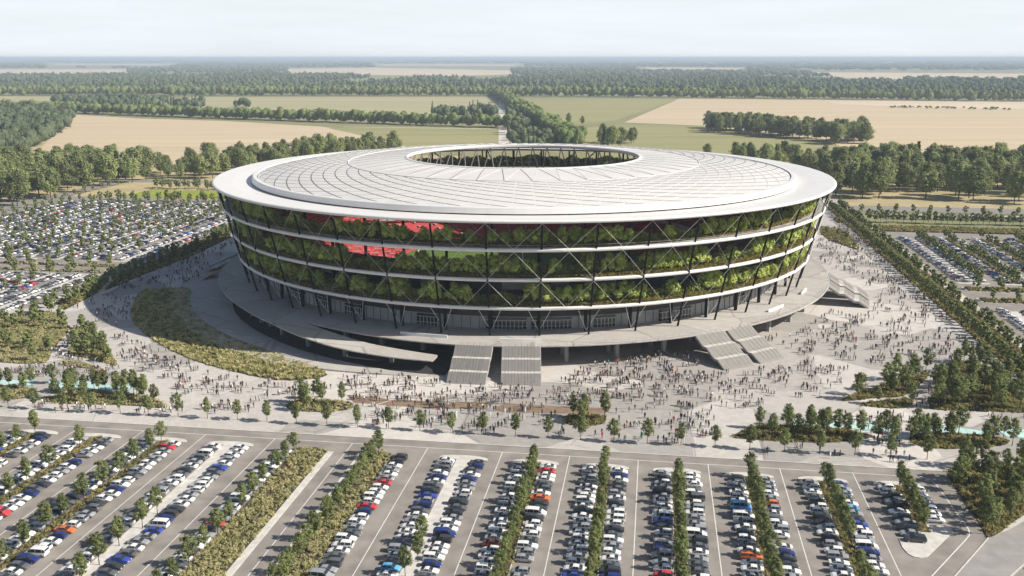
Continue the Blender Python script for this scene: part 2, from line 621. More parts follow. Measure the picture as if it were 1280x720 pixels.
def sample(poly, n, mind=0.0, rng=random, tries=40):
    xs = [p[0] for p in poly]
    ys = [p[1] for p in poly]
    res = []
    for _ in range(n * tries):
        if len(res) >= n:
            break
        x = rng.uniform(min(xs), max(xs))
        y = rng.uniform(min(ys), max(ys))
        if not inside(poly, x, y):
            continue
        if mind and any((x - a) ** 2 + (y - b) ** 2 < mind * mind for a, b in res):
            continue
        res.append((x, y))
    return res

def smooth_poly(pts, it=2):
    for _ in range(it):
        q = []
        for i in range(len(pts)):
            a, b = pts[i], pts[(i + 1) % len(pts)]
            q.append((a[0] * .75 + b[0] * .25, a[1] * .75 + b[1] * .25))
            q.append((a[0] * .25 + b[0] * .75, a[1] * .25 + b[1] * .75))
        pts = q
    return pts

ONES = ['', 'first', 'second', 'third', 'fourth', 'fifth', 'sixth', 'seventh', 'eighth', 'ninth', 'tenth', 'eleventh', 'twelfth', 'thirteenth', 'fourteenth', 'fifteenth', 'sixteenth', 'seventeenth', 'eighteenth', 'nineteenth']
TENS = {2: 'twent', 3: 'thirt', 4: 'fort', 5: 'fift', 6: 'sixt', 7: 'sevent', 8: 'eight', 9: 'ninet'}

def nth(n):
    if n < 20:
        return ONES[n]
    if n >= 100:
        return 'hundred-and-' + nth(n - 100) if n > 100 else 'hundredth'
    t, o = divmod(n, 10)
    return TENS[t] + 'ieth' if o == 0 else TENS[t] + 'y-' + ONES[o]

# ------------------------------------------------------------------ ground
Z_LOT = -0.12
mb = MB()
N = 96
mb.face([(70000 * math.cos(2 * PI * i / N), 70000 * math.sin(2 * PI * i / N), -0.30) for i in range(N)])
struct('terrain', mb, M_TERR)

mb = MB()
mb.sheet(WW(60, 250, -330, 110), Z_LOT)
struct('car_park', mb, M_ASPH)
mb = MB()
mb.sheet(WW(300, 430, -470, -252), Z_LOT)
mb.sheet(WW(430, 660, -470, -252), Z_LOT)
struct('car_park', mb, M_ASPH)
mb = MB()
mb.sheet(WW(300, 592, 133, 330), Z_LOT)
struct('car_park', mb, M_ASPH)

plaza = [W(236.6, -330), W(236.6, 76), W(203, 76.5), W(150, 82), W(150, 138), W(330, 138), W(330, 137), W(720, 137), W(720, -256), W(350, -256), W(338, -330)]
mb = MB()
mb.prism(plaza, -0.35, 0.0)
struct('plaza', mb, M_PLAZA)
# kerb strip along the road, slightly paler
mb = MB()
mb.sheet(WW(236.62, 237.0, -330, 75.5), 0.004)
struct('kerb', mb, M_KERB)
# corner of the car park (diagonal perimeter) and pale path beyond it
mb = MB()
pth = PP([(1236, 672), (1194, 720), (1150, 770), (1225, 770), (1266, 720), (1300, 690), (1300, 640), (1262, 662)], 0)
mb.prism(pth, -0.3, 0.02)
struct('path', mb, mat('pale_asphalt', (0.30, 0.29, 0.275), 0.9, var=0.1, scale=0.3, detail=6))
mb = MB()
mb.strip(PP([(1236, 672), (1194, 720), (1150, 770)]), 0.35, 0.03)
mb.strip(PP([(1300, 687), (1262, 722), (1222, 772)]), 0.35, 0.03)
struct('path_edging', mb, M_KERB)

# dry ground and roads round the site
mb = MB()
mb.sheet(WW(470, 1150, -1300, -452), -0.2)
mb.sheet(WW(765, 1000, -452, -200), -0.2)
mb.sheet(WW(697, 1010, 60, 900), -0.2)
mb.sheet(WW(640, 765, -436, -256), -0.196)
mb.sheet(WW(60, 298, 138.5, 420), -0.192)
struct('dry_ground', mb, M_STRAW)
mb = MB()
mb.sheet(WW(300, 745, -452, -437), -0.10)
mb.sheet(WW(745, 762, -452, 60), -0.10)
mb.sheet(WW(672, 696, 100, 900), -0.10)
struct('road', mb, M_ROAD)
mb = MB()
mb.sheet(WW(648, 702, -394, -312), -0.14)
struct('lawn', mb, M_LIME)

FIELDS = [
    (M_TAN, [(52, 184), (90, 143), (175, 148), (280, 151), (400, 158), (520, 172), (520, 184), (440, 190), (330, 205), (60, 208)]),
    (M_GREENF, [(410, 160), (560, 158), (628, 160), (630, 190), (520, 186), (470, 173)]),
    (M_GREENP, [(240, 121), (620, 121), (628, 140), (600, 146), (420, 140), (200, 133)]),
    (M_GREENF, [(650, 123), (850, 123), (770, 150), (690, 160), (660, 140)]),
    (M_TAN, [(850, 123), (1010, 124), (1290, 133), (1290, 215), (1100, 205), (1040, 178), (880, 157), (780, 153)]),
    (M_TAN2, [(1030, 125), (1290, 127), (1290, 136), (1180, 136), (1040, 129)]),
    (M_GREENF, [(700, 162), (780, 155), (882, 158), (1045, 180), (1100, 206), (900, 215), (720, 190)]),
    (M_TAN2, [(-10, 86.5), (160, 86.5), (160, 91.5), (-10, 93)]),
    (M_TAN2, [(360, 86), (470, 84.5), (640, 88), (640, 93), (560, 95), (360, 92)]),
    (M_TAN2, [(990, 90), (1290, 92), (1290, 103), (1040, 97)]),
    (M_GREENP, [(0, 120), (150, 121), (200, 125), (0, 127)]),
    (M_TAN2, [(470, 80.3), (650, 80.5), (640, 82.4), (480, 82)]),
    (M_TAN2, [(800, 84.6), (930, 85), (920, 87), (810, 86.5)]),
    (M_TAN2, [(60, 79.6), (220, 80), (200, 81.6), (70, 81)]),
]
for i, (m, poly) in enumerate(FIELDS):
    mb = MB()
    mb.sheet(PP(poly), -0.19 + 0.004 * i)
    struct('field', mb, m)
mb = MB()
mb.strip([P(627, 122), P(628, 140), P(630, 185)], 13, -0.13)
mb.strip([P(430, 158.5), P(620, 161)], 6, -0.125)
struct('track', mb, M_TRACK)

# ------------------------------------------------------------------ front car park
LINES = [-195.0, -176.2, -157.8, -138.7, -120.2, -100.0, -78.0, -57.1, -36.9, -19.0, -1.2, 16.6, 34.5, 52.35]
U_TOP, U_BOT = 228.0, 148.0
mb = MB()
for v in LINES:
    mb.sheet(WW(U_BOT, 232.4, v - .09, v + .09), Z_LOT + .004)
mb.strip([W(232.5, -330), W(232.5, 66)], 0.2, Z_LOT + .005)
mb.strip(PP([(1150, 595.5), (1164, 600), (1172, 608), (1211, 662), (1212, 669), (1206, 676), (1165, 720), (1130, 760)], Z_LOT), 0.22, Z_LOT + .009)
# bay lines at the aisle edge of every row
struct('road_marking', mb, M_LINE)

white = MB()        # white concrete caps and paths
beds = []           # (name, polygon, style, label)
rows = []           # (v centre, u top, u bottom, facing, description)
HEDGE = [(-191.8, -179.4), (-173.4, -161.0), (-155.0, -142.2), (-135.4, -122.9), (-33.4, -21.2), (-15.5, -3.3), (2.4, 14.7), (20.3, 32.5), (38.0, 50.2)]
HNAMES = ['leftmost bed bank', 'second bed bank from the left', 'third bed bank from the left', 'thin bed bank beside left path', 'first hedge bank right of centre path',
          'second hedge bank right of centre path', 'third hedge bank right of centre path', 'fourth hedge bank right of centre path', 'fifth hedge bank right of centre path']

def cap(v0, v1, u0, u1):
    n = 10
    pts = [W(u0, v0), W(u0, v1)]
    r = (v1 - v0) / 2
    d = u1 - u0
    for i in range(n + 1):
        t = PI * i / n
        pts.append(W(u0 + d * math.sin(t) ** 0.6, (v0 + v1) / 2 + r * math.cos(t)))
    return pts

for (a, b), nm in zip(HEDGE, HNAMES):
    c = (a + b) / 2
    white.prism(cap(a, b, 226.2, 228.8), Z_LOT - .05, 0.02)
    hw = 1.15
    white.prism(WW(U_BOT, 226.2, c - hw - .15, c + hw + .15), Z_LOT - .05, 0.015)
    beds.append(('hedge', WW(U_BOT, 226.4, c - hw, c + hw), 'bed', 'low planting along the ' + nm))
    rows.append((a + 2.55, 225.0, U_BOT, 'left row of the ' + nm))
    rows.append((b - 2.55, 225.0, U_BOT, 'right row of the ' + nm))
for a, b, nm in ((-116.8, -103.8, 'left white path bank'), (-52.7, -39.7, 'centre white path bank')):
    c = (a + b) / 2
    white.prism(cap(a, b, 226.2, 228.8), Z_LOT - .05, 0.02)
    white.prism(WW(U_BOT, 226.2, c - 1.75, c + 1.75), Z_LOT - .05, 0.02)
    rows.append((a + 2.5, 225.0, U_BOT, 'left row of the ' + nm))
    rows.append((b - 2.5, 225.0, U_BOT, 'right row of the ' + nm))
# meadow banks
white.prism(WW(U_BOT, 226.0, -82.9, -81.2), Z_LOT - .05, 0.02)
white.prism(WW(U_BOT, 226.0, -74.2, -72.7), Z_LOT - .05, 0.02)
MEADOW1 = [W(U_BOT, -91.3), W(226.5, -91.6), W(228.2, -87), W(226.3, -82.95), W(U_BOT, -82.95)]
MEADOW2 = [W(U_BOT, -72.65), W(226, -72.65), W(228.4, -69), W(227, -65.6), W(U_BOT, -65.4)]
beds.append(('meadow', MEADOW1, 'pale', 'broad yellow meadow strip left of the empty lane'))
beds.append(('meadow', MEADOW2, 'pale', 'yellow meadow strip right of the empty lane'))
rows.append((-94.0, 225.0, U_BOT, 'single row left of the broad meadow'))
rows.append((-62.8, 225.0, U_BOT, 'single row right of the narrower meadow'))
# short island with the white paved tip
white.prism(cap(56.0, 67.9, 226.2, 228.8), Z_LOT - .05, 0.02)
tip = PP([(1123, 672), (1128, 684), (1135, 692), (1143, 696), (1151, 697), (1159, 696), (1191, 665), (1190, 661), (1184, 658), (1166, 656), (1143, 655), (1140, 662), (1150, 670)], 0.02)
white.prism(tip, Z_LOT - .05, 0.02)
beds.append(('hedge', [W(226.4, 60.2), W(226.4, 63.0), W(202.5, 63.2), W(202.5, 60.6)], 'bed', 'low planting in the middle of the short island'))
rows.append((58.5, 225.0, 196.2, 'left row of the short island'))
rows.append((65.4, 225.0, 204.8, 'right row of the short island'))
struct('kerb_island', white, M_KERB)

# ------------------------------------------------------------------ left and right car parks
white2 = MB()
frows = []
for blk, (u0, u1) in enumerate(((334, 411), (446, 636))):
    for k in range(9):
        c = -267 - 18.2 * k
        if k == 0:
            white2.prism(WW(u0, u1, c - 1.7, c + 1.7), Z_LOT - .05, 0.02)
        else:
            white2.prism(WW(u0 - 1, u1 + 1, c - 1.3, c + 1.3), Z_LOT - .05, 0.01)
        white2.prism(WW(u0 - 3, u0 - 1.2, c - 6.2, c + 6.2), Z_LOT - .05, 0.02)
        white2.prism(WW(u1 + 1.2, u1 + 3, c - 6.2, c + 6.2), Z_LOT - .05, 0.02)
        frows.append((c - 4.4, u1, u0, 'l'))
        frows.append((c + 4.4, u1, u0, 'l'))
for u0, u1, vs in ((457, 572, (148.5, 168.5, 187.5, 206.5, 225.5)), (330, 405, (148.5, 168.5, 187.5))):
    for i, c in enumerate(vs):
        white2.prism(WW(u0, u1, c - (1.7 if i == 0 else 1.2), c + (1.7 if i == 0 else 1.2)), Z_LOT - .05, 0.02)
        white2.prism(WW(u0 - 2.6, u0 - .2, c - 7, c + 7), Z_LOT - .05, 0.02)
        frows.append((c - 4.6, u1, u0, 'r'))
        frows.append((c + 4.6, u1, u0, 'r'))
        if i:
            beds.append(('hedge', WW(u0, u1, c - 1.1, c + 1.1), 'bed', ['', 'low planting in the first hedge of the right-hand car park', 'low planting in the second hedge of the right-hand car park', 'third hedge planting of the right-hand car park', 'fourth hedge planting of the right-hand car park'][i] + (' near the plaza beds' if u0 < 400 else '')))
for u0, u1 in ((440, 447), (419, 426)):
    white2.prism(WW(u0 - .7, u1 + .7, 140.5, 240), Z_LOT - .05, 0.01)
    beds.append(('bed', WW(u0, u1, 142, 240), 'bed', 'straight planting strip across the right-hand car park, %s of the two' % ('farther' if u0 > 430 else 'nearer')))
for u0, u1 in ((429.5, 433.5), (416.5, 420.5)):
    for j, (v0, v1) in enumerate(((-290, -262), (-326, -296), (-366, -332))):
        white2.prism(WW(u0 - .5, u1 + .5, v0 - .5, v1 + .5), Z_LOT - .05, 0.01)
        beds.append(('bed', WW(u0, u1, v0, v1), 'pale', 'pale planting strip across the left-hand car park, %s one of the %s line' % (('right', 'middle', 'left')[j], 'farther' if u0 > 425 else 'nearer')))
struct('kerb_island', white2, M_KERB)
beds.append(('bed', WW(593, 612, 137.5, 330), 'bed', 'long planting strip behind the right-hand car park'))

# ------------------------------------------------------------------ plaza beds, pools, brown strips
BEDPX = [
    ('pale', [(0, 395), (12, 397), (62, 386), (90, 408), (81, 420), (64, 440), (62, 449), (54, 455), (28, 455), (0, 453), (-40, 450), (-40, 400)], 'wooded planting bed at the left end of the plaza below the car park'),
    ('pale', [(101, 405), (116, 414), (131, 432), (148, 455), (144, 458), (129, 453), (105, 447), (90, 445), (84, 442), (90, 429), (97, 416)], 'pointed planting bed with a row of trees beside the shaded path'),
    ('pale', [(76, 452), (97, 452), (124, 459), (120, 462), (75, 457)], 'thin low planting sliver in front of the pointed bed'),
    ('pale', [(-40, 480), (37, 483), (41, 491), (36, 497), (11, 500), (-40, 503)], 'planting bed in front of the leftmost pool'),
    ('pale', [(48, 498), (79, 492), (105, 488), (139, 490), (178, 494), (204, 504), (210, 509), (204, 511), (169, 507), (94, 505), (56, 503)], 'long planting bed in front of the left pool'),
    ('pale', [(355, 510), (364, 501), (385, 498), (423, 501), (443, 503), (440, 512), (412, 515), (378, 515)], 'oval planting bed at the left end of the brown strips'),
    ('bed', [(706, 518), (758, 518), (758, 527), (749, 532), (715, 533), (704, 527)], 'small planting bed at the right end of the brown strips'),
    ('bed', [(910, 547), (930, 537), (956, 530), (1028, 533), (1065, 538), (1089, 545), (1085, 549), (1057, 552), (1028, 554), (980, 552), (940, 550)], 'lens shaped planting bed in front of the right pool'),
    ('bed', [(1134, 546), (1152, 541), (1187, 541), (1253, 546), (1263, 552), (1256, 557), (1219, 560), (1179, 562), (1142, 557)], 'planting bed in front of the rightmost pool'),
    ('bed', [(1048, 501), (1089, 485), (1126, 472), (1162, 463), (1160, 472), (1142, 488), (1126, 497), (1099, 497), (1057, 502)], 'wedge shaped planting bed pointing left on the right plaza'),
    ('bed', [(1067, 506), (1099, 500), (1142, 498), (1143, 502), (1137, 510), (1110, 511)], 'slim planting bed below the wedge shaped bed'),
    ('bed', [(1160, 504), (1168, 488), (1174, 469), (1200, 452), (1216, 450), (1245, 464), (1259, 480), (1290, 509), (1290, 517), (1232, 514), (1163, 513)], 'large triangular wooded bed on the right plaza'),
    ('bed', [(1181, 588), (1195, 610), (1206, 630), (1225, 653), (1233, 672), (1239, 672), (1253, 664), (1262, 655), (1300, 632), (1330, 600), (1300, 580), (1240, 582), (1200, 584)], 'wooded bed at the right corner of the front car park'),
    ('bed', [(1022, 282), (1040, 285), (1055, 287), (1075, 311), (1072, 313), (1055, 307), (1030, 298)], 'planting bed far up the right plaza near the stadium'),
    ('bed', [(1040, 272), (1058, 270), (1066, 278), (1048, 280)], 'small planting bed at the far end of the right plaza'),
]
BED = {}
for st, px, lab in BEDPX:
    poly = smooth_poly(PP(px), 1)
    BED[lab] = poly
    beds.append(('bed', poly, st, lab))
HROW = WW(300, 690, 120.6, 132.6)
beds.append(('bed', HROW, 'bed', 'long planting belt between the right plaza and its car park'))
LSTRIP1 = PP([(130, 364), (188, 340), (238, 321), (288, 297), (288, 287), (240, 304), (190, 328), (150, 342)])
LSTRIP2 = PP([(80, 388), (122, 366), (135, 350), (112, 356), (70, 378)])
beds.append(('bed', LSTRIP1, 'bed', 'planting strip between the shaded left plaza and the car park'))
beds.append(('bed', LSTRIP2, 'bed', 'short planting strip at the lower corner of the left car park'))

mb = MB()
mr = MB()
for px in ([(-40, 475), (41, 475), (40, 482), (-40, 481)], [(60, 476.5), (114, 477), (131, 481), (166, 482), (160, 488), (105, 487), (70, 488)],
           [(985, 525), (1046, 528), (1052, 533), (1041, 535), (993, 532)], [(1067, 526.5), (1118, 529.5), (1113, 539), (1083, 538.5), (1057, 534)],
           [(1147, 530.5), (1190, 533.5), (1240, 540), (1235, 543), (1195, 541.5), (1144, 539.5)], [(1245, 535.5), (1300, 538), (1300, 549), (1259, 546)]):
    q = PP(px)
    mb.sheet(q, 0.06)
    cxm = sum(p[0] for p in q) / len(q)
    cym = sum(p[1] for p in q) / len(q)
    for i in range(len(q)):
        a, b = q[i], q[(i + 1) % len(q)]
        o = lambda p: (cxm + (p[0] - cxm) * 1.05, cym + (p[1] - cym) * 1.08)
        a2, b2 = o(a), o(b)
        mr.face([(a[0], a[1], .09), (b[0], b[1], .09), (b2[0], b2[1], .09), (a2[0], a2[1], .09)])
        mr.face([(a2[0], a2[1], .09), (b2[0], b2[1], .09), (b2[0], b2[1], .0), (a2[0], a2[1], .0)])
o = struct('pool_water', mb, M_POOL)
struct('pool_edge', mr, M_POOLRIM)
mb = MB()
for i, px in enumerate(([(433, 494), (477, 497), (488, 500), (471, 505), (443, 504)], [(472, 506), (491, 500), (612, 503), (608, 511), (546, 511)], [(615, 511), (632, 504), (701, 508), (758, 510), (758, 517), (701, 517), (625, 515)])):
    mb.sheet(PP(px), 0.008)
struct('brown_paving', mb, M_BROWN)

# shrubs and tufts
def shrub_tpl(seed, leaves, size):
    rng = np.random.default_rng(seed)
    cs = [(rng.normal() * .22, rng.normal() * .22, 0.3 + .15 * rng.random()) for _ in range(4)]
    return leaf_cloud(cs, [0.34] * 4, leaves // 4, size, rng, origin=(0, 0, 0.05), flat=0.9)

def tuft_tpl(seed, blades, h):
    rng = np.random.default_rng(seed)
    v, q = [], []
    for i in range(blades):
        a = rng.random() * 2 * PI
        r0 = rng.random() * .25
        lean = .15 + .5 * rng.random()
        hh = h * (.6 + .5 * rng.random())
        wd = .07
        bx, by = r0 * math.cos(a), r0 * math.sin(a)
        tx, ty = bx + lean * math.cos(a) * hh, by + lean * math.sin(a) * hh
        px_, py_ = -math.sin(a) * wd, math.cos(a) * wd
        n = len(v)
        v += [(bx - px_, by - py_, 0), (bx + px_, by + py_, 0), (tx + px_ * .8, ty + py_ * .8, hh), (tx - px_ * .8, ty - py_ * .8, hh)]
        q.append((n, n + 1, n + 2, n + 3))
    return TPL(v=v, quads=q)

SHR = [shrub_tpl(i, 44, 0.22) for i in range(4)]
SHRF = [shrub_tpl(10 + i, 18, 0.42) for i in range(4)]
TUF = [tuft_tpl(i, 20, 0.9) for i in range(4)]

def plant(name, poly, style, label, dens=None):
    cxm = sum(p[0] for p in poly) / len(poly)
    cym = sum(p[1] for p in poly) / len(poly)
    dist = math.hypot(cxm, cym)
    A = area(poly)
    if style == 'grass':
        n, tp, m, sc = int(A * 1.3), TUF, M_TALLG, 1.0
    else:
        far = dist > 420
        n = int(A * (0.6 if far else 1.35))
        tp = SHRF if far else SHR
        m = M_SHRUB if style == 'bed' else M_SHRUBL
        sc = 1.35 if far else .98
    n = min(n, 11000)
    items = []
    rn = random.Random(int(A * 10) % 9973)
    for x, y in sample(poly, n, rng=rn):
        k = sc * rn.uniform(.7, 1.3)
        items.append((rn.choice(tp), x, y, 0.0, rn.uniform(0, 6.28), k, k * rn.uniform(.7, 1.15)))
    sb = MB()
    sb.sheet(poly, 0.035)
    me0 = bpy.data.meshes.new('tmp')
    me0.from_pydata(sb.v, [], sb.f)
    soil = TPL(me=me0)
    soil.m[:] = 1
    bpy.data.meshes.remove(me0)
    t = join_tpl(soil, scatter(items)) if items else soil
    me = mesh_from('ground_cover', t, [m, M_SOIL])
    o = link(bpy.data.objects.new('ground_cover', me))
    return tag(o, label, 'ground cover', kind='stuff')

for nm, poly, st, lab in beds:
    plant(nm, poly, st, lab)
LAWN = PP([(175, 363), (205, 361), (235, 360), (248, 373), (253, 397), (283, 417), (328, 438), (373, 453), (413, 467), (400, 473), (350, 477), (300, 467), (247, 453), (213, 438), (187, 423), (162, 398), (165, 382)])
plant('tall_grass', smooth_poly(LAWN, 1), 'grass', 'broad slope of tall yellow-green grass left of the stadium')

# ------------------------------------------------------------------ stadium
NB = 46
DPH = 360.0 / NB
PH0 = -1.95
ZD = 8.0
st = tag(empty('stadium', (CX, CY, 0)), 'large round white-roofed stadium with three planted open galleries and black slanting columns', 'stadium')

def spart(name, mb, mats, parent=None, smooth=False, recalc=False):
    """a part of the stadium: built in world coordinates, then moved under its parent"""
    o = mb.build(name, mats, parent or st, smooth=smooth, recalc=recalc)
    o.matrix_parent_inverse = Matrix.Translation((-CX, -CY, 0))
    return o

def ssub(name, mb, mats, parent, **k):
    o = mb.build(name, mats, parent, **k)
    return o

def roof_z(r):
    pts = ((53.6, 57.4), (80.0, 55.6), (119.0, 51.5))
    if r <= 80:
        t = (r - 53.6) / 26.4
        return 57.4 + (55.6 - 57.4) * t + 0.25 * math.sin(PI * t)
    t = (r - 80) / 39.0
    return 55.6 + (51.5 - 55.6) * t + 0.9 * math.sin(PI * t)

# roof disc: two shells a metre apart
mb = MB()
prof = [(53.6 + (119.2 - 53.6) * i / 20, 0) for i in range(21)]
prof = [(r, roof_z(min(r, 119))) for r, z in prof]
under = [(r, z - 1.1) for r, z in prof][::-1]
mis = [0] * 20 + [1] * 22
mb.lathe(prof + under, n=184, mis=mis[:len(prof) + len(under)])
roof = spart('roof', mb, [M_WHITE, M_TRUSS])
# seams: pinwheel lines tangent to the inner ring, both ways, and zigzag triangles inside it
dk, wt = MB(), MB()
def rib(m, p, q, wd, hh, mi=0, n=1, z0=-0.05):
    """straight bar on the roof surface between plan points p, q"""
    p, q = Vector(p), Vector(q)
    d = (q - p)
    nn = Vector((-d.y, d.x)).normalized() * wd / 2
    prev = None
    for i in range(n + 1):
        c = p + d * (i / n)
        z = roof_z(min(119.0, max(53.7, math.hypot(c.x - CX, c.y - CY))))
        cur = [(c.x + nn.x, c.y + nn.y, z + z0), (c.x + nn.x, c.y + nn.y, z + hh), (c.x - nn.x, c.y - nn.y, z + hh), (c.x - nn.x, c.y - nn.y, z + z0)]
        if prev:
            for k in range(3):
                m.face([prev[k], prev[k + 1], cur[k + 1], cur[k]], mi)
        else:
            m.face(cur, mi)
        prev = cur
    m.face(prev[::-1], mi)
tang = 58.0
def spiral(m, ph, sw, r0, r1, wd, hh, n=22):
    for i in range(n):
        a, b = i / n, (i + 1) / n
        rib(m, S(ph + sw * a, r0 + (r1 - r0) * a), S(ph + sw * b, r0 + (r1 - r0) * b), wd, hh)

for k in range(NB):
    ph = PH0 + k * DPH
    spiral(dk, ph, -tang, 80.2, 118.6, 0.28, 0.08)
    spiral(wt, ph + .9, tang, 80.4, 118.6, 0.24, 0.09)
    rib(dk, S(ph, 79.8), S(ph + DPH * .5, 54.2), 0.22, 0.07, n=5)
    rib(wt, S(ph, 79.8), S(ph - DPH * .5, 54.2), 0.2, 0.08, n=5)
    rib(wt, S(ph, 80.1), S(ph + DPH, 80.1), 0.28, 0.22, n=2)
ssub('roof_seam', dk, M_RIBD, roof)
ssub('roof_rib', wt, M_RIBW, roof)
# upstand ring round the disc, with gutter
mb = MB()
mb.lathe([(119.6, 51.0), (119.6, 51.95), (121.2, 51.95), (121.5, 51.7), (121.9, 49.75), (120.6, 49.75)])
spart('roof_upstand', mb, M_RIM)
mb = MB()
mb.lathe([(118.4, 51.0), (118.4, 51.25), (119.58, 51.25), (119.58, 51.0)])
spart('roof_gutter', mb, M_RIBD)
# eave: wide white overhanging plate with rounded lip
mb = MB()
lip = []
for i in range(9):
    t = -PI / 2 + PI * i / 8
    lip.append((137.3 + 0.95 * math.cos(t), 49.75 + 0.62 * math.sin(t)))
mb.lathe([(120.5, 48.45)] + lip + [(130, 50.0), (122.6, 49.35), (120.5, 49.2)], smooth if False else 230)
spart('eave', mb, M_RIM, smooth=False)
# inner roof ring, truss and lower tension ring
mb = MB()
mb.lathe([(53.2, 56.2), (52.9, 56.6), (52.9, 57.5), (53.3, 57.8), (54.3, 57.6), (54.3, 56.2)])
spart('oculus_ring', mb, M_RIM)
mb = MB()
mb.lathe([(58.5, 39.2), (58.5, 40.2), (59.6, 40.2), (59.6, 39.2)], n=92)
spart('tension_ring', mb, M_TRUSS)
for k in range(NB):
    mb = MB()
    a = S(PH0 + k * DPH, 54.0) + (56.4,)
    for dd in (-.5, .5):
        b = S(PH0 + (k + dd) * DPH, 59.0) + (39.8,)
        mb.tube([a, b], 0.28, 6)
    spart('truss_strut', mb, M_TRUSS)
for k in range(0, NB, 2):
    mb = MB()
    a = S(PH0 + k * DPH, 59.0) + (39.6,)
    b = S(PH0 + k * DPH, 117) + (49.0,)
    mb.tube([a, b], 0.35, 6)
    spart('roof_tie', mb, M_TRUSS)

# galleries: floor slabs with a slab edge
LEVELS = ((134.6, 39.1, 'top'), (131.6, 28.3, 'middle'), (129.3, 17.8, 'lowest'))
for r, z, nm in LEVELS:
    mb = MB()
    lp = [(r - .55 + .55 * math.cos(t), z + .5 + .62 * math.sin(t)) for t in [(-PI / 2 + PI * i / 6) for i in range(7)]]
    prof = [(r - 16.5, z + .15)] + lp + [(r - .6, z + 1.15), (r - .7, z + 0.92), (r - 16.5, z + .92)]
    mis = [1] + [0] * 8 + [2] * 3
    mb.lathe(prof, n=230, mis=mis[:len(prof)])
    g = spart('gallery_slab', mb, [M_SLAB, M_CONC, M_GFLOOR])
    g['label'] = nm + ' gallery floor slab with pale rounded edge'
# walkway rail on the top gallery
mb = MB()
for i in range(NB * 4):
    ph = PH0 + i * DPH / 4
    x, y = S(ph, 133.4)
    mb.box((x, y, 40.6), (.06, .06, 1.2))
mb.lathe([(133.36, 41.15), (133.36, 41.22), (133.44, 41.22), (133.44, 41.15)], n=184)
spart('railing', mb, M_TRUSS)

def rcol(z):
    return 126.1 + (z - 8.0) * 0.2525
# outer slanting columns and inner upright columns
for k in range(NB):
    ph = PH0 + k * DPH
    mb = MB()
    p0 = Vector(S(ph, rcol(8.0)) + (8.0,))
    p1 = Vector(S(ph, rcol(49.0)) + (49.0,))
    mb.tube([p0, p1], 0.37, 8)
    spart('slanting_column', mb, M_DARKST)
    mb = MB()
    x, y = S(ph, 121.6)
    mb.box((x, y, 12.95), (0.95, 0.95, 9.9), rz=-rad(ph))
    if True:
        x, y = S(ph, 118.8)
        mb.box((x, y, 28.0), (.8, .8, 20.0), rz=-rad(ph))
        mb.box((x, y, 43.8), (.8, .8, 9.4), rz=-rad(ph))
    spart('upright_column', mb, M_DARKST)
# long diagonal cables, one per half bay and direction
zt = [49.0, 39.6, 28.8, 18.3]
for k in range(NB):
    for sgn in (-1, 1):
        mb = MB()
        for j in range(3):
            a0 = PH0 + (k + sgn * j * .5) * DPH
            a1 = PH0 + (k + sgn * (j + 1) * .5) * DPH
            za, zb = zt[j] - (0 if j == 0 else .5), zt[j + 1] + .4
            pts = []
            for q in range(4):
                t = q / 3
                z = za + (zb - za) * t
                pts.append(S(a0 + (a1 - a0) * t, rcol(z) + .7) + (z,))
            mb.tube(pts, 0.042, 4)
        spart('brace_cable', mb, M_CABLE)
for k in range(NB):
    ph = PH0 + k * DPH
    mb = MB()
    for dd in (-.24, .24):
        mb.tube([S(ph + dd * DPH, 126.6) + (17.8,), S(ph, 122.4) + (8.4,)], 0.1, 4)
    spart('foot_strut', mb, M_CABLE)

# back walls: lower hall facade
mb = MB()
mb.lathe([(114.0, 8.0), (117.6, 8.0), (117.6, 12.6), (114.0, 12.6)], n=184, closed=True)
wall = spart('hall_wall', mb, M_PANEL)
mb = MB()
mb.lathe([(117.0, 12.6), (118.0, 12.6), (119.9, 14.9), (117.0, 15.2)], n=184)
spart('wall_band', mb, M_BAND)
mb = MB()
mb.lathe([(115.0, 15.2), (118.2, 15.2), (118.2, 17.9), (115.0, 17.9)], n=184)
spart('upper_wall', mb, M_PANEL)
mb = MB()
for i in range(NB * 5):
    ph = PH0 + (i + .5) * DPH / 5
    x, y = S(ph, 117.66)
    mb.box((x, y, 10.2), (.12, .14, 4.3), rz=-rad(ph))
    x, y = S(ph, 118.26)
    mb.box((x, y, 16.5), (.1, .12, 2.5), rz=-rad(ph))
ssub('wall_mullion', mb, M_DARKW, wall)
# glazed door groups
rnd = random.Random(3)
for k in range(NB):
    if k % 2 == 0 or k % 5 == 0:
        gm, fm = MB(), MB()
        c0 = PH0 + (k + .25) * DPH
        wdeg = DPH * (.5 if k % 3 else .9)
        nn = 6 if k % 3 else 10
        for i in range(nn):
            ph = c0 + wdeg * (i + .5) / nn
            x, y = S(ph, 117.85)
            wd = 117.85 * rad(wdeg / nn)
            gm.box((x, y, 10.1), (wd * .98, .2, 4.1), rz=-rad(ph))
            x, y = S(c0 + wdeg * i / nn, 118.0)
            fm.box((x, y, 9.6), (.16, .16, 3.1), rz=-rad(ph))
            x, y = S(ph, 118.0)
            fm.box((x, y, 11.2), (wd * .9, .14, .16), rz=-rad(ph))
            fm.box((x, y, 9.1), (wd * .9, .12, .12), rz=-rad(ph))
        d = spart('door_bank', gm, M_GLASS)
        ssub('door_frame', fm, M_DOORW, d)
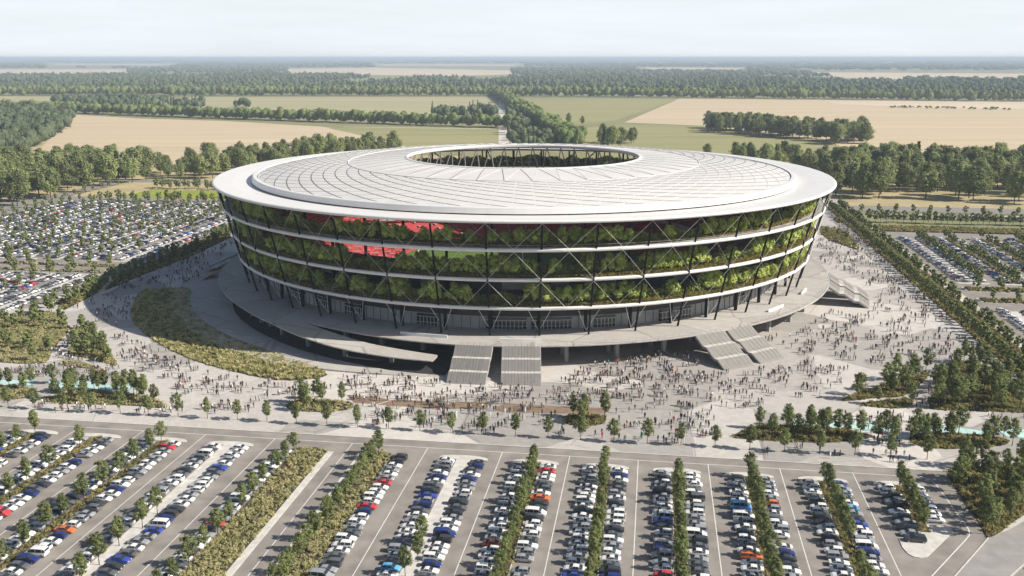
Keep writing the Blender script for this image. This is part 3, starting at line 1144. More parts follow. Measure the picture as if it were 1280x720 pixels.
# inside wall of the lowest gallery
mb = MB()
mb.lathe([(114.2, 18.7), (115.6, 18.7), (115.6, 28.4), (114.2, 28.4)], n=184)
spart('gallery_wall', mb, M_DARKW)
for k in range(NB):
    if k % 3 != 1:
        mb = MB()
        ph = PH0 + (k + .5) * DPH
        x, y = S(ph, 115.7)
        mb.box((x, y, 24.2), (6.5 if k % 4 else 9.5, .3, 4.6), rz=-rad(ph))
        spart('wall_panel', mb, M_CONC)

# seating bowl with aisles and the pitch
mb = MB()
n = 46
prof = []
nrow = 26
for i in range(nrow):
    t0, t1 = i / nrow, (i + 1) / nrow
    zz = lambda t: 8.6 + 21.2 * t ** 1.25
    prof.append((60 + 52 * t0, zz(t0)))
    prof.append((60 + 52 * t0, zz(t1)))
prof.append((113.5, 29.8))
prof.append((113.5, 29.0))
prof.append((60, 7.6))
mb.lathe(prof, n=184, mi=0)
bowl = spart('seating_bowl', mb, M_SEAT)
for k in range(NB):
    mb = MB()
    ph = PH0 + (k + .5) * DPH
    for i in range(13):
        t = (i + .5) / 13
        x, y = S(ph, 60 + 52 * t)
        mb.box((x, y, 8.6 + 21.2 * t ** 1.25 + .75), (.8, 4.15, .45), rz=-rad(ph))
    ssub('aisle', mb, M_AISLE, bowl)
mb = MB()
mb.lathe([(84.5, 18.3), (84.5, 19.9), (85.8, 19.9), (85.8, 18.3)], n=184)
ssub('tier_parapet', mb, M_AISLE, bowl)
for k in range(0, NB):
    ph = PH0 + k * DPH
    if k % 2:
        mb = MB()
        x, y = S(ph, 113.9)
        mb.box((x, y, 30.3), (5.0, .4, 1.6), rz=-rad(ph))
        ssub('bowl_rail', mb, M_SEAT, bowl)
mb = MB()
N = 72
mb.face([S(360 * i / N, 61) + (7.5,) for i in range(N)][::-1])
pitch = spart('pitch', mb, M_PITCH)
mb = MB()
for a, b in (((-52, -34), (52, -34)), ((52, -34), (52, 34)), ((52, 34), (-52, 34)), ((-52, 34), (-52, -34)), ((0, -34), (0, 34))):
    mb.strip([(CX + a[0], CY + a[1]), (CX + b[0], CY + b[1])], .4, 7.51)
ssub('pitch_marking', mb, M_LINE, pitch)

# entrance deck
RD = 138.5
def deck_prof(r0, r1, z, th=0.95):
    return [(r0, z - th), (r1 - 2.2, z - th), (r1 - .1, z - .4), (r1, z - .12), (r1 - .06, z), (r0, z)]
mb = MB()
# front and right part at full width, then narrowing on the left where the ramp peels off
def var_deck(mb, phis, rin, rout, zf, th=0.95):
    prev = None
    for i, ph in enumerate(phis):
        r0, r1, z = rin(ph), rout(ph), zf(ph)
        cur = [S(ph, r0) + (z - th,), S(ph, max(r0, r1 - 2.2)) + (z - th,), S(ph, r1 - .1) + (z - .45,), S(ph, r1) + (z - .1,), S(ph, r1 - .08) + (z,), S(ph, r0) + (z,)]
        if prev:
            for k in range(6):
                k2 = (k + 1) % 6
                mb.face([prev[k], prev[k2], cur[k2], cur[k]])
        else:
            mb.face(cur[::-1])
        prev = cur
    mb.face(prev)
sm = lambda t: max(0, min(1, t)) ** 2 * (3 - 2 * max(0, min(1, t)))
phis = [-215 + 1.5 * i for i in range(171)]
var_deck(mb, phis, lambda p: 112.0, lambda p: RD if p < 10 else RD - 4.2 * (p - 10) / 30, lambda p: ZD)
deck = spart('entrance_deck', mb, M_DECK, recalc=True)
mb = MB()
def aout(p):
    return float(np.interp(p, [12.7, 16, 19, 23, 27, 33, 38, 44, 50, 58, 66, 90, 150], [144.9, 146.4, 147.4, 148.2, 148.2, 146.6, 144.6, 142.2, 140.4, 139.0, 138.5, 138.5, 138.5]))
def rz_(p):
    t = max(0, min(1, (39.5 - p) / 27.0))
    return ZD - 4.2 * t ** 1.15 + 0.004
var_deck(mb, [12.7 + 27.3 * i / 18 for i in range(19)], lambda p: float(np.interp(p, [12.7, 23, 31, 40], [138.3, 138.6, 136.2, 134.1])), aout, rz_, th=0.8)
var_deck(mb, [40 + 105 * i / 70 for i in range(71)], lambda p: 112.0, aout, rz_, th=0.8)
ramp = spart('curved_ramp', mb, M_DECK, recalc=True)
# low parapets and the glass rail at the deck edge
mb = MB()
for a, b, r in ((-2, 4.0, 133.0), (-49, -44, 131.5), (-63, -59, 130.5), (12, 19.5, 131.5)):
    mb.lathe([(r, ZD + .01), (r, ZD + 1.0), (r + .5, ZD + 1.0), (r + .5, ZD + .01)], n=10, p0=a, p1=b)
ssub('low_parapet', mb, M_SLAB, deck)
for p0, p1 in ((-67.2, -36.0), (-24.6, -2.0), (3.7, 4.6), (-95.0, -78.6)):
    mb = MB()
    for rr, z0, z1 in ((RD - .53, ZD + 1.08, ZD + 1.14), (RD - .515, ZD + .1, ZD + .14)):
        mb.lathe([(rr, z0), (rr, z1), (rr + .05, z1), (rr + .05, z0)], n=max(2, int(p1 - p0) * 2), p0=p0, p1=p1)
    n_ = max(1, int((p1 - p0) / 1.1))
    for i in range(n_ + 1):
        x, y = S(p0 + (p1 - p0) * i / n_, RD - .5)
        mb.box((x, y, ZD + .56), (.07, .07, 1.1))
    ssub('deck_rail', mb, M_TRUSS, deck)
# undercroft: dark glazed wall, concrete piers, amber lamps
mb = MB()
mb.lathe([(110.0, 0), (113.0, 0), (113.0, 7.1), (110.0, 7.1)], n=120)
spart('undercroft_wall', mb, M_DARKW)
for k in range(NB):
    for r in (122.0, 131.0):
        mb = MB()
        ph = PH0 + (k + .5) * DPH
        if -150 < ph < 400:
            x, y = S(ph, r)
            h = 7.05
            if 12 < (ph + 180) % 360 - 180 < 42 and r > 125:
                continue
            mb.box((x, y, h / 2), (1.3, 1.6, h), rz=-rad(ph))
            spart('concrete_pier', mb, M_CONC)
for ph in (19.5, 27.0, 35.0, 43.0, 52.0):
    mb = MB()
    h = rz_(ph) - .8
    x, y = S(ph, aout(ph) - 8.5)
    mb.box((x, y, h / 2), (1.2, 1.4, h), rz=-rad(ph))
    spart('concrete_pier', mb, M_CONC)
for k in range(-6, 6):
    ph = -12 - 5.2 * k * .9
    if -45 < ph < -2:
        mb = MB()
        x, y = S(ph, 124.5)
        mb.box((x, y, 6.4), (3.4, .5, .25), rz=-rad(ph + 3))
        spart('ceiling_lamp', mb, M_LAMP)
# lower skirt of thin paved plates on the left
def pin(p):
    return float(np.interp(p, [9, 18, 33, 63, 90, 120], [147.5, 148, 143.5, 135, 128, 121]))
mb = MB()
var_deck(mb, [10.6 + 1.5 * i for i in range(72)], pin, lambda p: float(np.interp(p, [9, 18, 32, 118], [148.5, 152, 158, 158])), lambda p: .5 * sm((p - 10) / 14) + .03, th=.5)
var_deck(mb, [30 + 1.5 * i for i in range(36)], lambda p: pin(p) + .3, lambda p: 150.5, lambda p: .55 + .6 * sm((p - 30) / 14), th=.7)
spart('lower_terrace', mb, M_DECK, recalc=True)
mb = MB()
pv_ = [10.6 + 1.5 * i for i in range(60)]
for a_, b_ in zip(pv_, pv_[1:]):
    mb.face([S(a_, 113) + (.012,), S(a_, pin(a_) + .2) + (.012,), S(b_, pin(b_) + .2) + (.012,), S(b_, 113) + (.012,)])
spart('ramp_shade_sheet', mb, mat('painted_ramp_shade', (.035, .035, .037), .9, var=.2, scale=.3), recalc=True)  # shade of the void below the ramp, painted as a near-black floor sheet
mb = MB()
q = [S(86, 151) + (.3,), S(91, 151) + (.3,), S(91, 140) + (5.5,)]
mb.face(q)
mb.face([(a, b, c - .25) for a, b, c in q][::-1])
for i in range(3):
    a, b = q[i], q[(i + 1) % 3]
    mb.face([a, (a[0], a[1], a[2] - .25), (b[0], b[1], b[2] - .25), b])
spart('rust_panel', mb, M_RUST)

# stairs: three flights and two landings each
def staircase(ph, half, r0=138.55, r1=155.0, mt=None):
    """radial stair from the deck edge down to the plaza; real treads"""
    x0, y0 = S(ph, r0)
    dx, dy = -math.sin(rad(ph)), -math.cos(rad(ph))
    nx, ny = math.cos(rad(ph)), -math.sin(rad(ph))
    Lt = r1 - r0
    wd = 2 * half
    prof = []            # (distance, height)
    nst = 14
    land = 1.9
    run = (Lt - 2 * land) / 3
    fl = (ZD - 0.0) / 3
    d, z = 0.0, ZD
    lands = []
    for f in range(3):
        for i in range(nst):
            prof.append((d + run * i / nst, z - fl * i / nst))
            prof.append((d + run * (i + 1) / nst, z - fl * i / nst))
        d += run
        z -= fl
        if f < 2:
            prof.append((d, z))
            lands.append((d, z))
            d += land
    prof.append((Lt, 0.0))
    mb = MB()
    def pt(d_, w_, z_):
        return (x0 + dx * d_ + nx * w_, y0 + dy * d_ + ny * w_, z_)
    for i in range(len(prof) - 1):
        a, b = prof[i], prof[i + 1]
        if abs(a[0] - b[0]) < 1e-6 and abs(a[1] - b[1]) < 1e-6:
            continue
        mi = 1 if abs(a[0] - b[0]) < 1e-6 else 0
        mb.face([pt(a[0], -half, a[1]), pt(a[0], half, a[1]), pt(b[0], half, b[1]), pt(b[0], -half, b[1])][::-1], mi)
    # soffit and stringers
    low = [(0, ZD - 1.0), (run, ZD - fl - .85), (run + land, ZD - fl - .85), (2 * run + land, ZD - 2 * fl - .85), (2 * run + 2 * land, ZD - 2 * fl - .85), (Lt - 1.2, 0)]
    top = [(0, ZD + .02), (run, ZD - fl + .02), (run + land, ZD - fl + .02), (2 * run + land, ZD - 2 * fl + .02), (2 * run + 2 * land, ZD - 2 * fl + .02), (Lt, 0.02)]
    for i in range(5):
        a, b = low[i], low[i + 1]
        mb.face([pt(a[0], -half, a[1]), pt(a[0], half, a[1]), pt(b[0], half, b[1]), pt(b[0], -half, b[1])], 0)
        c, e = top[i], top[i + 1]
        for sd_ in (-1, 1):
            w0, w1 = sd_ * half, sd_ * (half + .22)
            mb.face([pt(a[0], w1, a[1]), pt(b[0], w1, b[1]), pt(e[0], w1, e[1]), pt(c[0], w1, c[1])], 0)
            mb.face([pt(a[0], w0 * .999, a[1]), pt(b[0], w0 * .999, b[1]), pt(e[0], w0 * .999, e[1]), pt(c[0], w0 * .999, c[1])], 0)
            mb.face([pt(c[0], w0, c[1]), pt(c[0], w1, c[1]), pt(e[0], w1, e[1]), pt(e[0], w0, e[1])], 0)
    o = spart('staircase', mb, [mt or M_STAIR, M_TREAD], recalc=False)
    lm = MB()
    for d_, z_ in lands:
        q = [pt(d_, -half, z_ + .02), pt(d_, half, z_ + .02), pt(d_ + land, half, z_ + .02), pt(d_ + land, -half, z_ + .02)]
        lm.face(q[::-1])
        q2 = [(a, b, c - .06) for a, b, c in q]
        lm.face([q[3], q[2], q2[2], q2[3]])
    ssub('landing', lm, M_KERB, o)
    hm = MB()
    for j in range(1, 6):
        w_ = -half + wd * j / 6
        pts = [pt(a, w_, b + .95) for a, b in ((0, ZD), (run, ZD - fl), (run + land, ZD - fl), (2 * run + land, ZD - 2 * fl), (2 * run + 2 * land, ZD - 2 * fl), (Lt, 0))]
        hm.tube(pts, .045, 4)
    ssub('handrail', hm, M_DARKW, o)
    return o
for ph, half in ((7.4, 6.15), (0.85, 6.25), (-27.5, 6.2), (-33.1, 5.8), (-69.9, 6.2), (-75.6, 6.2), (96, 6.0), (102, 6.0)):
    staircase(ph, half)

# planting on the galleries
def gtree(seed):
    return tree_tpl(6.2, 6.2, 1.6, 16, 62, 0.52, seed, trunk=.12, limbs=4)
GT = []
for i in range(4):
    c, t = gtree(100 + i)
    GT.append((mesh_from('crown', c, [M_LEAFG]), mesh_from('trunk', t, [M_BARK])))
rn = random.Random(11)
BAYN = {}
for (R, z, nm), setb in zip(LEVELS, (6.0, 4.3, 4.2)):
    spots = []
    ph = -88.0
    while ph < 88:
        ph += rn.uniform(1.45, 2.1)
        if rn.random() < (0.13 if math.sin(ph * .21 + R) > -.35 else 0.72):
            continue
        spots.append(ph)
    for i, ph in enumerate(sorted(spots, reverse=True)):
        x, y = S(ph, R - setb + rn.uniform(-.5, .7))
        e = empty('gallery_tree', (x, y, z + .9), rn.uniform(0, 6.28))
        k = rn.uniform(.9, 1.2) * (1.1 if nm != 'top' else .98)
        e.scale = (k, k, k * rn.uniform(.92, 1.08))
        tag(e, 'bright green tree on the %s planted gallery, %s from the left end' % (nm, nth(i + 1)), 'tree', 'trees on the stadium galleries')
        c, t = rn.choice(GT)
        link(bpy.data.objects.new('crown', c), e)
        link(bpy.data.objects.new('trunk', t), e)

def ring_leaves(R0, R1, z0, z1, p0, p1, n, size, seed, lump=0.0):
    g = np.random.default_rng(seed)
    ph = np.radians(g.uniform(p0, p1, n))
    r = g.uniform(R0, R1, n)
    hmax = z1 - z0
    if lump:
        wv = 0.55 + 0.45 * np.sin(ph * 46 + 2 * np.sin(ph * 13)) * np.sin(ph * 17 + seed)
        hm = hmax * (1 - lump + lump * wv)
    else:
        hm = hmax
    zz = z0 + hm * g.random(n) ** .75
    p = np.stack([CX - r * np.sin(ph), CY - r * np.cos(ph), zz], 1)
    nr = g.normal(size=p.shape) + np.array([0, 0, .5]) + .6 * np.stack([-np.sin(ph), -np.cos(ph), 0 * ph], 1)
    nr /= np.linalg.norm(nr, axis=1)[:, None]
    a = np.cross(nr, g.normal(size=p.shape))
    a /= np.linalg.norm(a, axis=1)[:, None]
    b = np.cross(nr, a)
    s = size * g.uniform(.6, 1.4, (n, 1))
    v = np.stack([p - a * s * .5 - b * s * .35, p + a * s * .5 - b * s * .35, p + a * s * .42 + b * s * .4, p - a * s * .42 + b * s * .4], 1).reshape(-1, 3)
    return TPL(v=v, quads=np.arange(len(v)).reshape(-1, 4))
for (R, z, nm), off in zip(LEVELS, (4.0, 1.0, 1.0)):
    t = ring_leaves(R - 8.0, R - off - 2.0, z + .9, z + 5.4, -100, 100, 36000, .55, int(R), lump=.5)
    o = link(bpy.data.objects.new('hedge_shrubbery', mesh_from('hedge_shrubbery', t, [M_LEAFH])))
    tag(o, 'dark green shrubbery along the back of the %s stadium gallery' % nm, 'shrubbery', kind='stuff')
    t = ring_leaves(R - off - 3.4, R - off, z + .9, z + 2.1, -100, 100, 26000, .36, int(R) + 1)
    o = link(bpy.data.objects.new('ground_cover', mesh_from('ground_cover', t, [M_LOWG])))
    tag(o, 'low brownish planting along the outer edge of the %s stadium gallery' % nm, 'ground cover', kind='stuff')
    if nm != 'lowest':
        t = ring_leaves(R - 10, R - 3, z + .9, z + (6.4 if nm == 'top' else 8), 100, 260, 26000, .75, int(R) + 2, lump=.6)
        o = link(bpy.data.objects.new('hedge_shrubbery', mesh_from('hedge_shrubbery', t, [M_LEAFG])))
        tag(o, 'greenery of the far %s gallery, seen through the hole in the roof' % nm, 'shrubbery', kind='stuff')

# ------------------------------------------------------------------ trees on the site
def meshes(c, t, leafm):
    return (mesh_from('crown', c, [leafm]), mesh_from('trunk', t, [M_BARK]), c, t)
YT = []
for i in range(5):
    c, t = tree_tpl(6.9, 3.7, 2.0, 26, 44, 0.27, 20 + i, trunk=.10, limbs=6, lean=.1 * (i % 3 - 1))
    YT.append(meshes(c, t, M_LEAF))
YTF = []          # lighter version of the same trees for the far rows
for i in range(3):
    c, t = tree_tpl(6.6, 4.0, 1.7, 10, 26, 0.72, 40 + i, trunk=.13, limbs=0)
    YTF.append((c, t))
site = []         # (x, y, scale, description)

def line_trees(u0, u1, v, step, sc, desc, jit=.6, skip=0.0, z=0.0):
    n = int(abs(u1 - u0) / step)
    for i in range(n + 1):
        if random.random() < skip:
            continue
        x, y = W(u0 + (u1 - u0) * i / max(1, n) + random.uniform(-jit, jit), v + random.uniform(-jit, jit) * .5)
        site.append((x, y, sc * random.uniform(.86, 1.16), desc))

# row along the kerb of the front plaza
v = -206.0
while v < 74:
    x, y = W(243.5 + random.uniform(-.4, .4), v)
    site.append((x, y, random.uniform(.92, 1.12), 'kerbside row on the front plaza'))
    v += 9.0
for (a, b), nm in zip(HEDGE, HNAMES):
    c = (a + b) / 2
    right = c > -50
    line_trees(225.5, 152, c, 4.3 if right else 7.2, .92 if right else 1.0, nm, skip=.06)
line_trees(225.5, 203, 61.9, 4.0, .95, 'short island with the white paved tip')
line_trees(224, 152, -91.2, 6.4, .95, 'broad yellow meadow strip')
line_trees(226, 152, -69.2, 4.6, .95, 'narrower yellow meadow strip', jit=1.2)
for v, vs in ((-109.8, (186, 179, 171, 163, 156)), (-46.0, (181, 174, 168))):
    for u in vs:
        x, y = W(u, v + random.uniform(-.6, .6))
        site.append((x, y, random.uniform(1.0, 1.15), 'left white path' if v < -100 else 'centre white path'))
BEDTREES = (('wooded planting bed at the left end of the plaza below the car park', 25, 4.6, 1.0), ('pointed planting bed with a row of trees beside the shaded path', 17, 3.4, 1.0),
            ('planting bed in front of the leftmost pool', 5, 4, 1.1), ('long planting bed in front of the left pool', 12, 4, 1.1),
            ('oval planting bed at the left end of the brown strips', 6, 2.6, 1.15), ('small planting bed at the right end of the brown strips', 4, 2.2, 1.15),
            ('lens shaped planting bed in front of the right pool', 9, 3.6, 1.1), ('planting bed in front of the rightmost pool', 9, 3.2, 1.15),
            ('wedge shaped planting bed pointing left on the right plaza', 10, 3.6, 1.25), ('slim planting bed below the wedge shaped bed', 2, 3, 1.0),
            ('large triangular wooded bed on the right plaza', 28, 3.6, 1.3), ('wooded bed at the right corner of the front car park', 24, 3.4, 1.2),
            ('planting bed far up the right plaza near the stadium', 3, 4, .8))
for lab, n, md, sc in BEDTREES:
    for x, y in sample(BED[lab], n, md):
        site.append((x, y, sc * random.uniform(.85, 1.15), lab.replace('planting ', '')))
for px in ((985, 533), (1012, 537), (1025, 541), (1047, 543), (1075, 547), (1097, 552), (1117, 555), (1148, 549), (1157, 545), (1106, 546), (1139, 552), (1265, 557)):
    site.append(P(*px) + (random.uniform(1.0, 1.25), 'paving round the right pools'))
for px in ((12, 485), (40, 483), (66, 480), (85, 490), (93, 489), (118, 488), (132, 489), (146, 490), (158, 488), (171, 492)):
    site.append(P(*px) + (random.uniform(.95, 1.2), 'paving round the left pool'))
line_trees(304, 688, 122.4, 4.4, .95, 'long right-hand belt, plaza side', jit=.8)
line_trees(304, 688, 130.4, 5.6, .95, 'long right-hand belt, car park side', jit=.9, skip=.12)
for u0, u1, v in ((383, 548, -243.5), (386, 545, -249), (345, 384, -242), (352, 380, -248)):
    line_trees(u0, u1, v, 6.2, .98, 'strip between the shaded left plaza and the car park', jit=1.3, skip=.08)
for blk, (u0, u1) in enumerate(((334, 411), (446, 636))):
    for k in range(0, 9):
        c = -267 - 18.2 * k
        if k:
            line_trees(u0, u1, c, 10.0, .92, 'left-hand car park', skip=.1, jit=1.5)
        line_trees(u0, u1, c - 9.1, 30.0, .9, 'left-hand car park', skip=.4, jit=4)
for u0 in (431.5, 418.5):
    for v in range(-366, -262, 11):
        x, y = W(u0, v)
        site.append((x, y, random.uniform(.8, 1.0), 'cross strip of the left-hand car park'))
line_trees(460, 570, 152.5, 5.4, .95, 'first hedge of the right-hand car park')
for c in (168.5, 187.5, 206.5, 225.5):
    line_trees(458, 572, c, 6.0, .95, 'right-hand car park', skip=.08)
for c in (168.5, 187.5):
    line_trees(330, 405, c, 7.0, .95, 'right-hand car park', skip=.08)
for u0 in (443, 422):
    for v in range(146, 236, 10):
        x, y = W(u0, v)
        site.append((x, y, random.uniform(.85, 1.05), 'cross strip of the right-hand car park'))
for i in range(46):
    x, y = W(626 + random.uniform(-3, 3), 137 + i * 3.6)
    site.append((x, y, random.uniform(1.0, 1.4), 'tree belt behind the right-hand car park'))
for i in range(18):
    x, y = W(664, 140 + i * 11)
    site.append((x, y, random.uniform(.9, 1.1), 'single row beside the far road'))
for i in range(40):
    x, y = W(random.uniform(636, 648), random.uniform(-400, -262))
    site.append((x, y, random.uniform(.9, 1.3), 'strip before the lime green lawn'))
for i in range(26):
    x, y = W(random.uniform(650, 720), random.uniform(-325, -262))
    site.append((x, y, random.uniform(1.0, 1.5), 'thicket beside the lime green lawn'))
for i in range(30):
    x, y = W(random.uniform(704, 716), -394 + i * 3.2)
    site.append((x, y, random.uniform(1.0, 1.4), 'row behind the lime green lawn'))
for i in range(22):
    x, y = W(470 + i * 12, -432)
    site.append((x, y, random.uniform(.8, 1.0), 'row along the left road'))

def in_view(x, y, m=25):
    a, b = project(x, y, 3)
    return -m < a < 1280 + m and b < 720 + 2.2 * m

def hidden(x, y):
    """behind or inside the stadium as seen from the photo"""
    return math.hypot(x - CX, y - CY) < 130 or (y > CY and abs(math.atan2(x, y) - math.atan2(CX, CY)) < 0.27 and math.hypot(x, y) < 1000)
site.sort(key=lambda s: math.hypot(s[0], s[1]) / s[2])
vis = [s for s in site if in_view(s[0], s[1]) and not hidden(s[0], s[1])]
near, rest = vis[:300], vis[300:] + [s for s in site if not in_view(s[0], s[1])]
byd = {}
for s in near:
    byd.setdefault(s[3], []).append(s)
for d, lst in byd.items():
    along = d.startswith(('kerb', 'paving', 'cross', 'single', 'oval', 'small', 'lens', 'wedge', 'slim', 'large', 'wooded', 'bed', 'long bed', 'pointed'))
    lst.sort(key=(lambda s: UV(s[0], s[1])[1]) if along else (lambda s: -UV(s[0], s[1])[0]))
    for i, (x, y, k, _) in enumerate(lst):
        e = empty('young_tree', (x, y, 0.0), random.uniform(0, 6.28))
        e.scale = (k * random.uniform(.9, 1.12), k * random.uniform(.9, 1.12), k)
        d2 = d.replace('the ', '')
        tag(e, 'slender young tree, %s %s, %s' % (nth(i + 1), 'from left' if along else 'from far end', d2), 'tree', 'young trees on the plaza and car parks')
        m = random.choice(YT)
        link(bpy.data.objects.new('crown', m[0]), e)
        link(bpy.data.objects.new('trunk', m[1]), e)
items = []
for x, y, k, _ in rest:
    c, t = random.choice(YTF)
    r = random.uniform(0, 6.28)
    items.append((c, x, y, 0, r, k, k, 0))
    items.append((t, x, y, 0, r, k, k, 1))
o = link(bpy.data.objects.new('distant_young_trees', mesh_from('distant_young_trees', scatter(items), [M_LEAF, M_BARK])))
tag(o, 'the many small trees dotted through the distant car parks', 'trees', kind='stuff')

# ------------------------------------------------------------------ tall trees of the woods just beyond the site
FT = []
for i in range(6):
    c, t = tree_tpl(22, 12.5 + 2.0 * (i % 3), 4.2, 48, 46, 0.9, 60 + i, trunk=.36, limbs=6, lean=.5 * (i % 3 - 1))
    FT.append(meshes(c, t, M_LEAFF))
CT = []
for i in range(2):
    c, t = tree_tpl(23, 8.5, 1.5, 30, 40, 1.2, 80 + i, conic=1, trunk=.3, limbs=0)
    CT.append(meshes(c, t, M_LEAFC))
FOREST = []
def forest(poly, n, md, smin, smax, desc, con=.04):
    pts = sample(poly, n, md)
    pts.sort(key=lambda p: p[0])
    for i, (x, y) in enumerate(pts):
        if math.hypot(x - CX, y - CY) < 185:
            continue
        FOREST.append((x, y, random.uniform(smin, smax), random.random() < con, desc))
forest(PP([(-30, 262), (30, 258), (60, 250), (130, 236), (175, 231), (175, 214), (90, 213), (-30, 214)]), 100, 8, .95, 1.32, 'wood behind the left car park')
forest(PP([(175, 229), (250, 226), (330, 216), (425, 205), (500, 196), (500, 190), (420, 190), (330, 203), (175, 212)]), 90, 8, .75, 1.15, 'wood behind the left side of the stadium')
forest(PP([(1035, 246), (1120, 251), (1300, 258), (1300, 216), (1180, 213), (1050, 211)]), 115, 8, .95, 1.35, 'wood behind the right car park')
forest(PP([(880, 203), (930, 207), (1050, 236), (1050, 210), (960, 200), (885, 195)]), 34, 10, .7, 1.05, 'wood behind the right side of the stadium')
# grove and clumps out in the fields
forest(PP([(884, 159), (960, 163), (1040, 174), (1045, 178), (990, 173.5), (884, 165)]), 85, 4.5, .95, 1.3, 'long grove in the tan fields', con=.15)
forest(PP([(1035, 174), (1080, 174), (1086, 180), (1040, 181)]), 22, 6, 1.0, 1.4, 'right end of the grove in the tan fields', con=.15)
forest(PP([(738, 178), (805, 176), (800, 186), (742, 186)]), 11, 8, .8, 1.25, 'clump behind the roof, right of the avenue', con=.1)
forest(PP([(690, 152), (735, 150), (735, 157), (695, 158)]), 4, 12, .6, .9, 'loose trees right of the avenue', con=0)

FOREST.sort(key=lambda f: math.hypot(f[0], f[1]) / f[2])
byf = {}
for f in FOREST[:290]:
    byf.setdefault(f[4], []).append(f)
for desc, lst in byf.items():
    lst.sort(key=lambda f: f[0] / f[1])
    for i, (x, y, k, cn, _) in enumerate(lst):
        e = empty('forest_tree', (x, y, -0.2), random.uniform(0, 6.28))
        e.scale = (k * random.uniform(.88, 1.15), k * random.uniform(.88, 1.15), k)
        tag(e, ('dark conical fir' if cn else 'tall broadleaf tree') + ', %s from left, %s' % (nth(i + 1), desc.replace('the ', '')), 'tree', 'tall trees of the woods beyond the stadium')
        m = random.choice(CT if cn else FT)
        link(bpy.data.objects.new('crown', m[0]), e)
        link(bpy.data.objects.new('trunk', m[1]), e)
items = []
for x, y, k, cn, _ in FOREST[290:]:
    m = random.choice(CT if cn else FT)
    r = random.uniform(0, 6.28)
    items.append((m[2], x, y, -.2, r, k, k, 0))
    items.append((m[3], x, y, -.2, r, k, k, 1))
o = link(bpy.data.objects.new('distant_trees', mesh_from('distant_trees', scatter(items), [M_LEAFF, M_BARK])))
tag(o, 'the farthest of the tall trees in the groves and wood edges', 'trees', kind='stuff')

# ------------------------------------------------------------------ cars
CARS = {
    # stations: x, half width, sill z, belt z, top z, roof half width
    'saloon': [(-2.32, .66, .46, .72, .76, .60), (-2.24, .80, .32, .84, .90, .70), (-1.62, .88, .22, .93, .99, .74), (-.88, .90, .2, .95, 1.37, .62), (-.1, .90, .2, .94, 1.45, .64), (.35, .90, .2, .93, 1.42, .63), (1.12, .89, .2, .92, .98, .72), (1.9, .85, .24, .78, .83, .66), (2.22, .74, .34, .64, .68, .58), (2.3, .62, .42, .56, .58, .5)],
    'hatchback': [(-2.02, .68, .42, .84, .88, .60), (-1.95, .80, .30, .92, 1.0, .66), (-1.55, .87, .22, .97, 1.40, .60), (-.6, .88, .2, .96, 1.50, .64), (.25, .88, .2, .94, 1.46, .63), (1.02, .87, .2, .92, 1.0, .70), (1.68, .83, .24, .78, .84, .64), (1.98, .70, .34, .64, .68, .56), (2.05, .6, .42, .56, .58, .5)],
    'estate': [(-2.36, .70, .46, .95, 1.0, .62), (-2.28, .82, .34, 1.04, 1.16, .66), (-2.0, .90, .27, 1.06, 1.62, .64), (-.6, .93, .25, 1.06, 1.70, .68), (.3, .93, .25, 1.05, 1.66, .67), (1.05, .92, .25, 1.04, 1.12, .76), (1.9, .88, .3, .94, .99, .70), (2.25, .78, .4, .76, .8, .62), (2.33, .66, .5, .66, .68, .54)],
    'van': [(-2.5, .78, .5, 1.1, 1.4, .74), (-2.42, .93, .34, 1.15, 1.86, .80), (-1.9, .96, .3, 1.16, 1.98, .82), (-.4, .97, .28, 1.16, 2.0, .83), (.75, .97, .28, 1.15, 1.94, .82), (1.3, .96, .28, 1.14, 1.42, .84), (1.9, .93, .3, 1.04, 1.1, .78), (2.32, .84, .4, .84, .88, .68), (2.42, .7, .5, .7, .72, .58)],
    'coupe': [(-2.12, .66, .44, .74, .78, .60), (-2.05, .80, .32, .84, .90, .70), (-1.55, .88, .22, .90, .97, .70), (-.7, .9, .2, .90, 1.26, .58), (-.2, .9, .2, .89, 1.31, .60), (.2, .9, .2, .88, 1.28, .59), (.95, .89, .2, .86, .92, .70), (1.75, .85, .24, .74, .78, .66), (2.08, .72, .34, .6, .64, .56), (2.15, .6, .42, .54, .56, .5)],
}
PAINT = {'white': (.78, .78, .77), 'silver': (.44, .455, .47), 'grey': (.17, .178, .19), 'dark grey': (.045, .048, .055), 'dark blue': (.02, .035, .17), 'blue': (.035, .075, .38), 'red': (.55, .05, .06), 'orange': (.72, .17, .045), 'light blue': (.13, .42, .72)}
CWT = [44, 23, 14, 13, 5, 1.4, 1.8, 1.0, .8]
CNAMES = list(PAINT)
for k_ in CNAMES:
    mat('paint_' + k_, PAINT[k_], .28, coat=.6, spec=.5, metal=.35 if k_ in ('silver', 'grey') else 0.0)
M_TYRE = mat('tyre', (.018, .018, .018), .9)
M_RIM2 = mat('wheel_rim', (.4, .41, .42), .35, metal=.6)
M_HEAD = mat('lamp_clear', (.75, .77, .8), .15)
M_TAIL = mat('lamp_red', (.4, .015, .012), .25)
M_CGLASS = mat('car_glass', (.028, .034, .042), .06, spec=.7)

